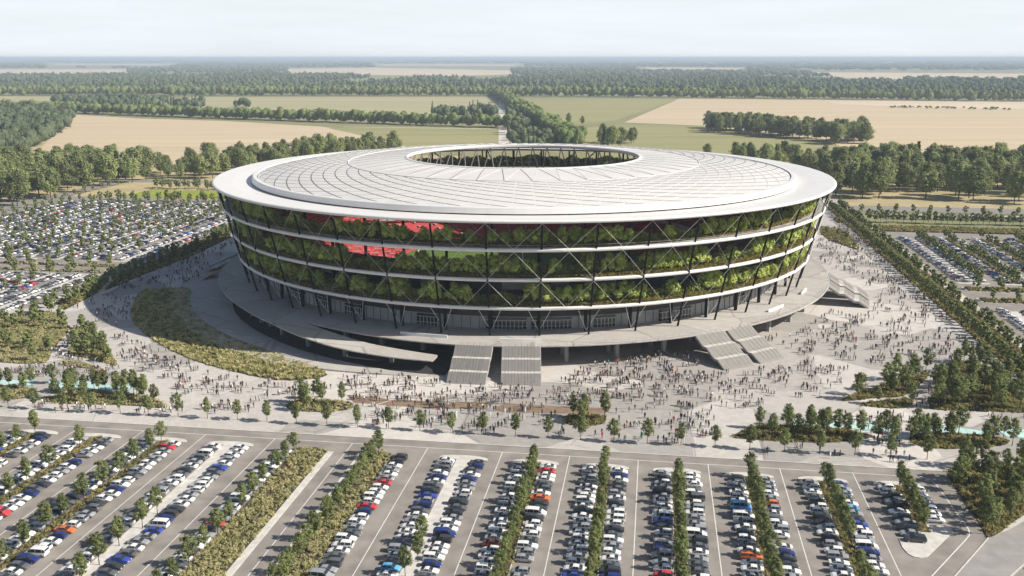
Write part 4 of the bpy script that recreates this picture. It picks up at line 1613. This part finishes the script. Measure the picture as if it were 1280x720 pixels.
def car_parts(kind):
    stn = CARS[kind]
    body, glass = MB(), MB()
    rings = []
    for x, w_, zs, zb, zt, wr in stn:
        r = [(x, -w_ * .82, zs), (x, -w_, zs + .14), (x, -w_ * 1.0, (zs + zb) / 2 + .08), (x, -w_ * .95, zb), (x, -wr, zt - .05), (x, -wr * .8, zt),
             (x, wr * .8, zt), (x, wr, zt - .05), (x, w_ * .95, zb), (x, w_, (zs + zb) / 2 + .08), (x, w_, zs + .14), (x, w_ * .82, zs)]
        rings.append([Vector(p) for p in r])
    n = len(rings[0])
    for i in range(len(rings) - 1):
        a, b = rings[i], rings[i + 1]
        for k in range(n):
            k2 = (k + 1) % n
            body.face([tuple(a[k]), tuple(b[k]), tuple(b[k2]), tuple(a[k2])])
    body.face([tuple(p) for p in rings[0]])
    body.face([tuple(p) for p in rings[-1]][::-1])
    def pane(q, m0=.07, m1=.1, off=.014):
        c = lambda s, t: (q[0] * (1 - s) + q[1] * s) * (1 - t) + (q[3] * (1 - s) + q[2] * s) * t
        nn = (q[1] - q[0]).cross(q[3] - q[0]).normalized()
        mid = sum(q, Vector()) / 4
        if nn.dot(mid - Vector((mid.x * .6, 0, .7))) < 0:
            nn = -nn
        pts = [c(s, t) + nn * off for s, t in ((m0, m1), (1 - m0, m1), (1 - m0, 1 - m1), (m0, 1 - m1))]
        if (pts[1] - pts[0]).cross(pts[3] - pts[0]).dot(nn) < 0:
            pts = pts[::-1]
        glass.face([tuple(p) for p in pts])
    for i in range(len(rings) - 1):
        ha, hb = stn[i][4] - stn[i][3], stn[i + 1][4] - stn[i + 1][3]
        if max(ha, hb) > .28:
            a, b = rings[i], rings[i + 1]
            pane([a[3], b[3], b[4], a[4]], .06, .06, .022)
            pane([a[8], b[8], b[7], a[7]], .06, .06, .022)
            if abs(stn[i][4] - stn[i + 1][4]) > .25:
                pane([a[5], b[5], b[6], a[6]], .05, -.1, .03)
    wheels = []
    L_ = stn[-1][0] - stn[0][0]
    r = .36 if kind in ('estate', 'van') else .32
    for wx in (stn[0][0] + .78, stn[-1][0] - .86):
        for sgn in (-1, 1):
            y1 = sgn * (stn[4][1] + .015)
            wheels.append(((wx, y1, r), r, sgn))
    x1, z1 = stn[-2][0] + .02, stn[-2][3] - .05
    x0, z0 = stn[1][0] - .03, stn[1][3] - .1
    lamps = [((x1, sg * stn[-2][1] * .78, z1), (.14, .3, .13), 'headlight') for sg in (-1, 1)] + [((x0, sg * stn[1][1] * .8, z0), (.1, .3, .14), 'tail_light') for sg in (-1, 1)]
    return body, glass, wheels, lamps

def mb_mesh(mb, name, mats, smooth=False):
    o = mb.build(name, mats, smooth=smooth, recalc=False)
    me = o.data
    bpy.data.objects.remove(o)
    return me
CARMESH = {}
for kind in CARS:
    body, glass, wheels, lamps = car_parts(kind)
    bt = {}
    base = mb_mesh(body, 'body', [MATS['paint_white']])
    bm = bmesh.new()
    bm.from_mesh(base)
    bmesh.ops.remove_doubles(bm, verts=bm.verts, dist=1e-4)
    bmesh.ops.recalc_face_normals(bm, faces=bm.faces)
    bm.to_mesh(base)
    bm.free()
    for cn in CNAMES:
        me = base.copy()
        me.materials.clear()
        me.materials.append(MATS['paint_' + cn])
        bt[cn] = me
    gm = mb_mesh(glass, 'window_glass', [M_CGLASS])
    r = wheels[0][1]
    wm = MB()
    wm.tube([(0, -.11, 0), (0, .11, 0)], r, 14)
    for sgn in (-1, 1):
        wm.tube([(0, sgn * .1, 0), (0, sgn * .118, 0)], r * .62, 10, mi=1)
    wme = mb_mesh(wm, 'wheel', [M_TYRE, M_RIM2])
    hm, tm = MB(), MB()
    hm.box((0, 0, 0), (.14, .3, .13))
    tm.box((0, 0, 0), (.1, .3, .14))
    hme, tme = mb_mesh(hm, 'headlight', [M_HEAD]), mb_mesh(tm, 'tail_light', [M_TAIL])
    # one merged template: 0 paint, 1 glass, 2 tyre, 3 rim
    tb, tg, tw = TPL(me=base), TPL(me=gm), TPL(me=wme)
    tg.m = tg.m + 1
    tw.m = tw.m + 2
    ws = scatter([(tw, p[0], p[1] - .1 * s_, p[2], 0, 1, 1) for p, _, s_ in wheels])
    CARMESH[kind] = (bt, gm, wme, hme, tme, wheels, lamps, join_tpl(tb, tg, ws))

carspots = []
PITCHC = 2.56
def fill_row(v, u1, u0, desc, fill=.99, jitter=.14):
    """cars side by side, standing across the row"""
    n = int((u1 - u0) / PITCHC)
    for i in range(n):
        if random.random() > fill:
            continue
        u = u1 - (i + .5) * PITCHC + random.uniform(-jitter, jitter)
        cn = random.choices(CNAMES, CWT)[0]
        kd = random.choices(list(CARS), [36, 26, 22, 4, 12])[0]
        x, y = W(u, v + random.uniform(-.22, .22))
        carspots.append((x, y, -AX + (PI if random.random() < .5 else 0) + random.uniform(-.025, .025), kd, cn, desc, i + 1))
for v, ut, ub, d in rows:
    fill_row(v, ut, ub, d)
for v, u1, u0, sd_ in frows:
    fill_row(v, u1, u0, None, fill=.93)
def car_seen(s):
    a, b = project(s[0], s[1], 1)
    return -25 < a < 1305 and b < 735
seen = [s for s in carspots if car_seen(s) and not hidden(s[0], s[1])]
seen.sort(key=lambda s: math.hypot(s[0], s[1]))
indiv = seen[:300]
ids = set(id(s) for s in indiv)
others = [s for s in carspots if id(s) not in ids and (s[5] is None and not hidden(s[0], s[1]) or s[5] is not None)]
for n_, (x, y, rz, kd, cn, d, i) in enumerate(indiv):
    bt, gm, wme, hme, tme, wheels, lamps, _ = CARMESH[kd]
    zb = Z_LOT + .004
    root = empty('parked_car', (x, y, zb), rz)
    dd = (d or 'far row').replace('the ', '').replace('row of ', 'row, ')
    tag(root, '%s %s, %s from road end, %s' % (cn, kd, nth(i), dd), 'car', 'cars parked in the rows of the car park')
    link(bpy.data.objects.new('body', bt[cn]), root)
    link(bpy.data.objects.new('window_glass', gm), root)
    for p, r, s_ in wheels:
        o = link(bpy.data.objects.new('wheel', wme), root)
        o.location = (p[0], p[1] - .1 * s_, p[2])
    if n_ < 160:
        for p, sz, nm in lamps:
            o = link(bpy.data.objects.new(nm, hme if nm == 'headlight' else tme), root)
            o.location = p
NP = len(CNAMES)
items = []
for x, y, rz, kd, cn, d, i in others:
    items.append((CARMESH[kd][7], x, y, Z_LOT + .004, rz, 1, 1, np.array([CNAMES.index(cn), NP, NP + 1, NP + 2], np.int32)))
o = link(bpy.data.objects.new('distant_cars', mesh_from('distant_cars', scatter(items), [MATS['paint_' + c] for c in CNAMES] + [M_CGLASS, M_TYRE, M_RIM2])))
tag(o, 'the mass of parked cars filling the more distant rows and car parks', 'cars', kind='stuff')

# ------------------------------------------------------------------ people on the plaza
SKIN = mat('skin', (.42, .25, .17), .6)
HAIRS = [mat('hair_dark', (.025, .018, .014), .7), mat('hair_brown', (.12, .07, .04), .7), mat('hair_fair', (.34, .24, .12), .7)]
TOPS = {'white': (.72, .72, .70), 'black': (.02, .02, .022), 'dark blue': (.03, .045, .12), 'grey': (.22, .22, .23), 'red': (.42, .04, .04), 'green': (.05, .22, .12), 'beige': (.48, .38, .27), 'brown': (.13, .075, .045)}
LEGS = {'dark': (.03, .03, .036), 'blue': (.06, .085, .16), 'grey': (.17, .17, .18), 'beige': (.38, .31, .22)}
for k_, c_ in TOPS.items():
    mat('top_' + k_, c_, .85)
for k_, c_ in LEGS.items():
    mat('legs_' + k_, c_, .85)
SHOE = mat('shoe', (.03, .028, .026), .7)

def body_tpl(pose):
    """one continuous skinned figure, feet at z = 0, facing +X"""
    st_ = pose.get('stride', 0.0)
    sw = pose.get('swing', 0.0)
    lift = pose.get('arm', 0.0)
    J, R, E_ = [], [], []
    def j(p, r, parent=None):
        J.append(p)
        R.append(r)
        if parent is not None:
            E_.append((parent, len(J) - 1))
        return len(J) - 1
    pel = j((0, 0, .96), (.135, .115))
    wa = j((.01, 0, 1.12), (.125, .10), pel)
    ch = j((.01, 0, 1.34), (.155, .12), wa)
    nk = j((.015, 0, 1.49), (.058, .06), ch)
    hd = j((.03, 0, 1.60), (.082, .09), nk)
    ht = j((.02, 0, 1.71), (.078, .085), hd)
    for sgn in (-1, 1):
        hp = j((0, sgn * .095, .88), (.088, .088), pel)
        fx = st_ * sgn
        kn = j((fx * .55 + .03 * abs(st_ > 0), sgn * .10, .50), (.06, .06), hp)
        an = j((fx, sgn * .10, .10), (.042, .042), kn)
        j((fx + .16, sgn * .115, .035), (.038, .034), an)
        sh = j((.0, sgn * .175, 1.41), (.058, .058), ch)
        ax = -sw * sgn
        if lift and sgn == 1:
            el_ = j((.16, .25, 1.25), (.042, .042), sh)
            wr_ = j((.30, .16, 1.25 + lift), (.032, .032), el_)
            j((.33, .12, 1.30 + lift), (.034, .022), wr_)
        else:
            el_ = j((ax * .5, sgn * .235, 1.14), (.042, .042), sh)
            wr_ = j((ax + .05, sgn * .245, .90), (.032, .032), el_)
            j((ax + .07, sgn * .24, .80), (.036, .022), wr_)
    me = bpy.data.meshes.new('tmp')
    me.from_pydata(J, E_, [])
    ob = bpy.data.objects.new('tmp', me)
    COL.objects.link(ob)
    md = ob.modifiers.new('skin', 'SKIN')
    md.use_smooth_shade = True
    for i, sv in enumerate(me.skin_vertices[0].data):
        sv.radius = R[i]
        sv.use_root = (i == 0)
    sb = ob.modifiers.new('sub', 'SUBSURF')
    sb.levels = 1
    dg = bpy.context.evaluated_depsgraph_get()
    ev = ob.evaluated_get(dg)
    m2 = bpy.data.meshes.new_from_object(ev)
    bpy.data.objects.remove(ob)
    # clothing by body region: 0 top, 1 legs, 2 skin, 3 hair, 4 shoe
    mi = []
    for p in m2.polygons:
        c = p.center
        rad_ = math.hypot(c.x, c.y)
        if c.z > 1.50:
            mi.append(3 if (c.z > 1.70 or (c.x < .0 and c.z > 1.56)) else 2)
        elif c.z > 1.46 and abs(c.y) < .08:
            mi.append(2)
        elif abs(c.y) > .2 and (c.z < (1.16 if pose.get('short') else .87) or (lift and c.x > .2)):
            mi.append(2)
        elif c.z > .93 or abs(c.y) > .205:
            mi.append(0)
        elif c.z > .09:
            mi.append(1)
        else:
            mi.append(4)
    m2.polygons.foreach_set('material_index', mi)
    return m2
POSES = [({'stride': .0}, 'standing'), ({'stride': .24, 'swing': .16}, 'walking'), ({'stride': -.27, 'swing': -.18, 'short': 1}, 'walking'), ({'stride': .05, 'arm': .12}, 'standing with one arm raised'), ({'stride': .03, 'short': 1}, 'standing'), ({'stride': .18, 'swing': .1}, 'walking')]
BODIES = [(body_tpl(p), d) for p, d in POSES]
TWT = [17, 42, 13, 11, 3, 3, 4, 7]
TN, LN = list(TOPS), list(LEGS)
PM = {}
def person_mesh(b, t, l, h):
    k = (b, t, l, h)
    if k not in PM:
        me = BODIES[b][0].copy()
        me.name = 'person'
        me.materials.clear()
        for m in (MATS['top_' + t], MATS['legs_' + l], SKIN, HAIRS[h], SHOE):
            me.materials.append(m)
        PM[k] = me
    return PM[k]

ZONES = [
    ('on the paving right of the front stairs', [(690, 485), (745, 455), (800, 443), (862, 440), (880, 470), (860, 505), (800, 508), (762, 500), (700, 495)], 300),
    ('in front of the twin stairs', [(430, 468), (545, 474), (690, 490), (760, 500), (700, 516), (560, 510), (440, 500)], 230),
    ('near the brown paving strips', [(445, 505), (560, 508), (700, 516), (706, 530), (620, 540), (450, 525)], 120),
    ('beside the kerbside tree row in the centre', [(440, 528), (620, 540), (850, 545), (870, 556), (800, 556), (450, 536)], 40),
    ('right of the small bed', [(765, 508), (880, 505), (905, 530), (905, 545), (860, 550), (770, 535)], 75),
    ('by the right-hand stairs', [(860, 470), (962, 462), (1010, 450), (1075, 455), (1050, 492), (1000, 500), (900, 520), (870, 500)], 150),
    ('in the thick of the right plaza', [(935, 405), (1010, 385), (1100, 400), (1190, 415), (1190, 445), (1100, 458), (985, 445), (960, 425)], 330),
    ('on the right plaza below the far stairs', [(1095, 345), (1140, 352), (1190, 405), (1120, 405), (1080, 395), (1092, 385)], 130),
    ('on the right plaza above the far stairs', [(1018, 300), (1060, 300), (1112, 320), (1145, 355), (1092, 360), (1060, 345), (1025, 325)], 270),
    ('far up the right plaza', [(1035, 262), (1050, 262), (1112, 320), (1060, 305)], 110),
    ('on the sunny left plaza', [(140, 418), (185, 430), (250, 464), (335, 484), (425, 482), (400, 498), (240, 495), (150, 450)], 190),
    ('on the shaded left plaza', [(95, 385), (170, 345), (260, 310), (292, 304), (280, 325), (250, 345), (235, 355), (175, 358), (160, 395), (140, 412)], 220),
    ('on the path between the left beds', [(70, 458), (64, 444), (92, 410), (98, 395), (100, 405), (86, 440), (150, 462), (140, 475), (0, 470), (0, 458)], 110),
    ('around the left pool', [(42, 482), (60, 490), (45, 505), (210, 512), (330, 500), (340, 515), (0, 518), (0, 504), (36, 500)], 60),
    ('on the path between the right beds', [(1148, 512), (1165, 480), (1172, 465), (1196, 440), (1202, 447), (1176, 468), (1168, 490), (1158, 512)], 45),
    ('around the right pools', [(1090, 518), (1280, 520), (1280, 530), (1130, 530), (1122, 560), (1092, 560), (1062, 520)], 60),
    ('on the pavement below the right pools', [(880, 556), (1100, 562), (1180, 580), (1180, 584), (880, 566)], 14),
    ('on the path along the long right-hand belt', [(1195, 412), (1280, 488), (1280, 500), (1205, 440)], 30),
]
allp = []
rq = random.Random(21)
for zd, px, n in ZONES:
    poly = PP(px)
    # people gather in loose groups
    left = int(n * 1.55)
    while left > 0:
        c = sample(poly, 1, rng=rq, tries=4000)[0]
        g = min(left, rq.choice((1, 1, 2, 2, 3, 4)))
        a0 = rq.uniform(0, 6.28)
        for i in range(g):
            x, y = (c[0] + rq.gauss(0, 1.1) * (i > 0), c[1] + rq.gauss(0, 1.1) * (i > 0))
            if any(inside(b[1], x, y) for b in beds if b[0] == 'bed' and abs(b[1][0][0] - x) < 90 and abs(b[1][0][1] - y) < 90) or inside(LAWN, x, y):
                continue
            allp.append((x, y, a0 + rq.gauss(0, .5), zd))
        left -= g
allp = [p for p in allp if math.hypot(p[0] - CX, p[1] - CY) > 140 or p[1] < CY - 100]
def stair_clear(p):
    d = math.hypot(p[0] - CX, p[1] - CY)
    f = math.degrees(math.atan2(-(p[0] - CX), -(p[1] - CY)))
    return not (d < 156.5 and any(abs(f - a) < 3.0 for a in (7.4, .85, -27.5, -33.1, -69.9, -75.6, 96, 102)))
allp = [p for p in allp if stair_clear(p)]
allp.sort(key=lambda p: math.hypot(p[0], p[1]))
near, rest = allp[:300], allp[300:]
byz = {}
for p in near:
    byz.setdefault(p[3], []).append(p)
for zd, lst in byz.items():
    lst.sort(key=lambda p: p[0] / p[1])
    for i, (x, y, a, _) in enumerate(lst):
        b = rq.randrange(len(BODIES))
        t = rq.choices(TN, TWT)[0]
        l = rq.choices(LN, [60, 20, 10, 10])[0]
        o = link(bpy.data.objects.new('person', person_mesh(b, t, l, rq.choices((0, 1, 2), (60, 28, 12))[0])))
        o.location = (x, y, 0.0)
        k = rq.uniform(1.04, 1.18)
        o.scale = (k, k, k)
        o.rotation_euler = (0, 0, a)
        z2 = zd.replace('the ', '')
        tag(o, '%s top, %s trousers, %s, %s from left %s' % (t, l, BODIES[b][1].split()[0], nth(i + 1), z2), 'person', 'people on the plaza')
items = []
BT = [TPL(me=b[0]) for b in BODIES]
nT, nL = len(TN), len(LN)
for x, y, a, _ in rest:
    ti = rq.choices(range(nT), TWT)[0]
    li = rq.choices(range(nL), [60, 20, 10, 10])[0]
    k = rq.uniform(1.04, 1.18)
    items.append((rq.choice(BT), x, y, 0, a, k, k, np.array([ti, nT + li, nT + nL, nT + nL + 1 + rq.randrange(3), nT + nL + 4], np.int32)))
o = link(bpy.data.objects.new('crowd', mesh_from('crowd', scatter(items), [MATS['top_' + t] for t in TN] + [MATS['legs_' + l] for l in LN] + [SKIN] + HAIRS + [SHOE], smooth=True)))
tag(o, 'the rest of the crowd spread over the plaza round the stadium', 'crowd', kind='stuff')

# ------------------------------------------------------------------ far woods, tree belts and the avenue
def blob_tpl(seed, con=False):
    """one far tree: an uneven many-sided crown"""
    rng = np.random.default_rng(seed)
    bm = bmesh.new()
    bmesh.ops.create_icosphere(bm, subdivisions=2, radius=1.0)
    for v in bm.verts:
        n = v.co.copy()
        k = 0.82 + 0.36 * rng.random()
        if con:
            t = (n.z + 1) / 2
            v.co = Vector((n.x * (1.1 - .95 * t) * k, n.y * (1.1 - .95 * t) * k, n.z * 1.15))
        else:
            v.co = n * k
    me = bpy.data.meshes.new('tmp')
    bm.to_mesh(me)
    bm.free()
    t = TPL(me=me)
    bpy.data.meshes.remove(me)
    return t
def leafy(seed, con, n, size):
    core = blob_tpl(seed, con)
    core.v = core.v * np.float32(.8)
    rng = np.random.default_rng(seed + 500)
    if con:
        cs = [(.45 * (1 - t) * math.cos(i * 2.4), .45 * (1 - t) * math.sin(i * 2.4), -1 + 2.1 * t) for i, t in enumerate(np.linspace(0, 1, 10))]
        rs = [.62 * (1 - t) + .12 for t in np.linspace(0, 1, 10)]
    else:
        cs = [tuple(.62 * d / np.linalg.norm(d) * (.7 + .5 * rng.random())) for d in rng.normal(size=(12, 3))]
        rs = [.42] * 12
    return join_tpl(core, leaf_cloud(cs, rs, n, size, rng, origin=(0, 0, -.3)))
from mathutils import noise as mnoise
BL = [leafy(i, False, 9, .26) for i in range(6)]
BC = [leafy(20 + i, True, 8, .24) for i in range(3)]
BLF = [leafy(30 + i, False, 3, .42) for i in range(4)]
CLEAR = [PP(c) for c in ([(460, 80), (660, 80), (650, 86), (470, 86)], [(790, 84), (940, 84.4), (930, 90), (800, 90)], [(50, 79.2), (230, 79.5), (210, 85.5), (60, 85)])]
def wood(name, lab, spots, m, cat='trees'):
    t = scatter(spots)
    o = link(bpy.data.objects.new(name, mesh_from(name, t, [m])))
    tag(o, lab, cat, kind='stuff')
rf = random.Random(5)
def tree_items(pts, h0, h1, w0, con=.1, split=2, far=False):
    res = []
    for x, y in pts:
        h = rf.uniform(h0, h1)
        if rf.random() < con:
            res.append((rf.choice(BC), x, y, h * .48, rf.uniform(0, 6), h * w0 * .55, h * .5))
        else:
            for j in range(split):
                k = rf.uniform(.62, 1.0)
                res.append((rf.choice(BLF if far else BL), x + rf.uniform(-.22, .22) * h, y + rf.uniform(-.22, .22) * h, h * (.55 + rf.uniform(-.16, .16)), rf.uniform(0, 6), h * w0 * k, h * .42 * k))
    return res
def belt(a, b, step, jit, h0, h1, w0=.34, split=2):
    a, b = Vector(a), Vector(b)
    n = int((b - a).length / step)
    pts = []
    for i in range(n):
        p = a + (b - a) * (i / n)
        pts.append((p.x + rf.uniform(-jit, jit), p.y + rf.uniform(-jit, jit)))
    return tree_items(pts, h0, h1, w0, 0.0, split)
# near belts (leafy, green)
L1a, L1b, L1c = P(-30, 137), P(240, 147), P(655, 161)
it = belt(L1a, L1b, 9, 4, 17, 24, split=4) + belt(L1b, L1c, 8, 3.5, 16, 23, split=4)
a2 = lambda p, d: (p[0], p[1] + d)
it += belt(a2(L1a, 22), a2(L1b, 22), 9, 4, 16, 23, split=3) + belt(a2(L1b, 20), a2(L1c, 20), 8, 3.5, 15, 22, split=3)
wood('tree_belt', 'long belt of trees crossing the left fields behind the stadium', it, M_WOOD2)
it = []
for off in (0, 45, 90):
    it += belt(a2(P(-40, 120), off), a2(P(600, 120), off), 11, 5, 20, 30, split=3)
    it += belt(a2(P(600, 120), off), a2(P(1320, 127.5), off), 11, 5, 20, 30, split=3)
wood('tree_belt', 'long straight belt of trees across the whole width beyond the fields', it, M_WOOD2)
it = []
for o_ in (0, 13):
    p, q = P(617, 118), P(712, 186)
    it += belt((p[0] + o_, p[1]), (q[0] + o_, q[1]), 9, 3.5, 18, 24, split=4)
wood('tree_avenue', 'avenue of trees running straight away behind the roof', it, M_WOOD2)
it = []
for x, y in sample(PP([(632, 140), (648, 140), (690, 178), (690, 190), (636, 188)]), 75, 9, rng=rf):
    it.append((x, y))
wood('copse', 'dark copse between the pale track and the avenue', tree_items(it, 12, 20, .36, .35, 3), M_WOOD1)
# woods at the left edge and hedgerow clumps
it = sample(PP([(-40, 150), (60, 146), (90, 152), (86, 160), (52, 182), (30, 196), (-40, 196)]), 620, 8, rng=rf)
wood('woods', 'dense grey-green wood at the left edge beyond the trees', tree_items(it, 17, 26, .34, .3, 3), M_WOOD1)
it = sample(PP([(65, 128), (150, 126), (255, 133), (250, 138), (160, 137), (70, 133)]), 170, 9, rng=rf)
it += sample(PP([(540, 145), (620, 143), (620, 150), (550, 150)]), 45, 9, rng=rf)
it += sample(PP([(290, 133), (312, 132), (312, 137), (290, 137)]), 6, 9, rng=rf)
wood('copse', 'loose dark copses behind the left tree belt', tree_items(it, 15, 27, .36, .4, 3), M_WOOD1)
it = sample(PP([(1110, 133.5), (1262, 136.5), (1262, 138), (1110, 135)]), 60, 5, rng=rf)
wood('hedgerow', 'thin dark hedgerow across the right tan field', tree_items(it, 3, 5.5, .7, 0, 2), M_WOOD2)
# forest bands towards the horizon
it = []
for poly, n, h in (
    ([(-60, 117), (-60, 97), (160, 95), (300, 93), (430, 96), (560, 100), (620, 104), (620, 116)], 3600, (20, 30)),
    ([(600, 108), (640, 99), (760, 97), (900, 98), (1060, 104), (1290, 110), (1340, 122), (900, 121)], 3200, (20, 30)),
    ([(1060, 118), (1290, 123), (1330, 113), (1180, 108)], 500, (20, 32)),
):
    pts = [q for q in sample(PP(poly), n, 0, rng=rf) if mnoise.noise((q[0] / 420, q[1] / 800, 3.1)) < .22]
    it += tree_items(pts, h[0], h[1], .36, .25, 2, True)
wood('forest', 'broad grey-green forest beyond the tree belts', it, M_WOOD1)
it = []
for poly, n, h, w_ in (
    ([(-80, 85.5), (-80, 79), (1360, 82), (1360, 89), (980, 88.5), (720, 84), (640, 83.5), (360, 85), (160, 85.5)], 5200, (22, 36), 1.5),
    ([(160, 92), (160, 85.8), (360, 85.6), (360, 92)], 500, (20, 30), .8),
    ([(640, 96), (640, 87), (760, 85), (990, 89.5), (1040, 97.5), (900, 97)], 1500, (20, 30), .8),
    ([(-80, 79), (-80, 74.6), (1360, 75.4), (1360, 82)], 4200, (24, 46), 4.0),
    ([(1130, 103), (1290, 105), (1290, 108), (1130, 106)], 150, (22, 36), .6),
):
    pts = [q for q in sample(PP(poly), n, 0, rng=rf) if not any(inside(c, *q) for c in CLEAR)]
    it += tree_items(pts, h[0], h[1], w_, 0.0, 1, True)
wood('forest', 'hazy blue woodland reaching to the horizon', it, M_WOOD1)

# white coaches and vans parked beside the far right road
def van(x, y, rz, ln, h, lab):
    mb = MB()
    w_ = 2.5
    prof = [(-ln / 2, .35), (-ln / 2, h - .15), (-ln / 2 + .2, h), (ln / 2 - .5, h), (ln / 2 - .05, h * .55), (ln / 2, .9), (ln / 2, .35)]
    k = len(prof)
    for sgn in (-1, 1):
        f = [(p[0], sgn * w_ / 2, p[1]) for p in prof]
        mb.face(f if sgn < 0 else f[::-1])
    for i in range(k):
        a, b = prof[i], prof[(i + 1) % k]
        mb.face([(a[0], -w_ / 2, a[1]), (a[0], w_ / 2, a[1]), (b[0], w_ / 2, b[1]), (b[0], -w_ / 2, b[1])])
    e = empty('coach', (x, y, Z_LOT), rz)
    mb.build('body', M_RIM, e, recalc=True)
    g = MB()
    for sgn in (-1, 1):
        g.box((0, sgn * (w_ / 2 + .01), h * .66), (ln * .9, .04, h * .26))
    g.build('window_band', M_GLASS, e)
    for sx_ in (-.32, .32):
        for sgn in (-1, 1):
            t_ = MB()
            t_.tube([(ln * sx_, sgn * (w_ / 2 - .25), .45), (ln * sx_, sgn * (w_ / 2 + .03), .45)], .45, 10)
            t_.build('wheel', M_DARKST, e)
    tag(e, lab, 'coach', 'white coaches behind the right-hand car park')
for i in range(9):
    x, y = W(641 + .1 * i, 158 + i * 14.0)
    van(x, y, math.atan2(EV[1], EV[0]), 11.5, 3.2, 'white coach parked in line by the far right road, %s from left' % nth(i + 1))

# ------------------------------------------------------------------ air
mb = MB()
mb.box((0, 24000, (112.0 - 1.4) / 2), (62000, 62000, 112.0 + 1.4))
hz = mb.build('haze', [])
m = bpy.data.materials.new('haze_air')
m.use_nodes = True
n = m.node_tree
n.nodes.clear()
o_ = n.nodes.new('ShaderNodeOutputMaterial')
pv = n.nodes.new('ShaderNodeVolumePrincipled')
pv.inputs['Color'].default_value = (0.72, 0.85, 1.0, 1)
pv.inputs['Density'].default_value = HAZE
pv.inputs['Anisotropy'].default_value = 0.0
n.links.new(pv.outputs['Volume'], o_.inputs['Volume'])
hz.data.materials.append(m)
tag(hz, 'pale air thickening towards the horizon', 'haze', kind='stuff')
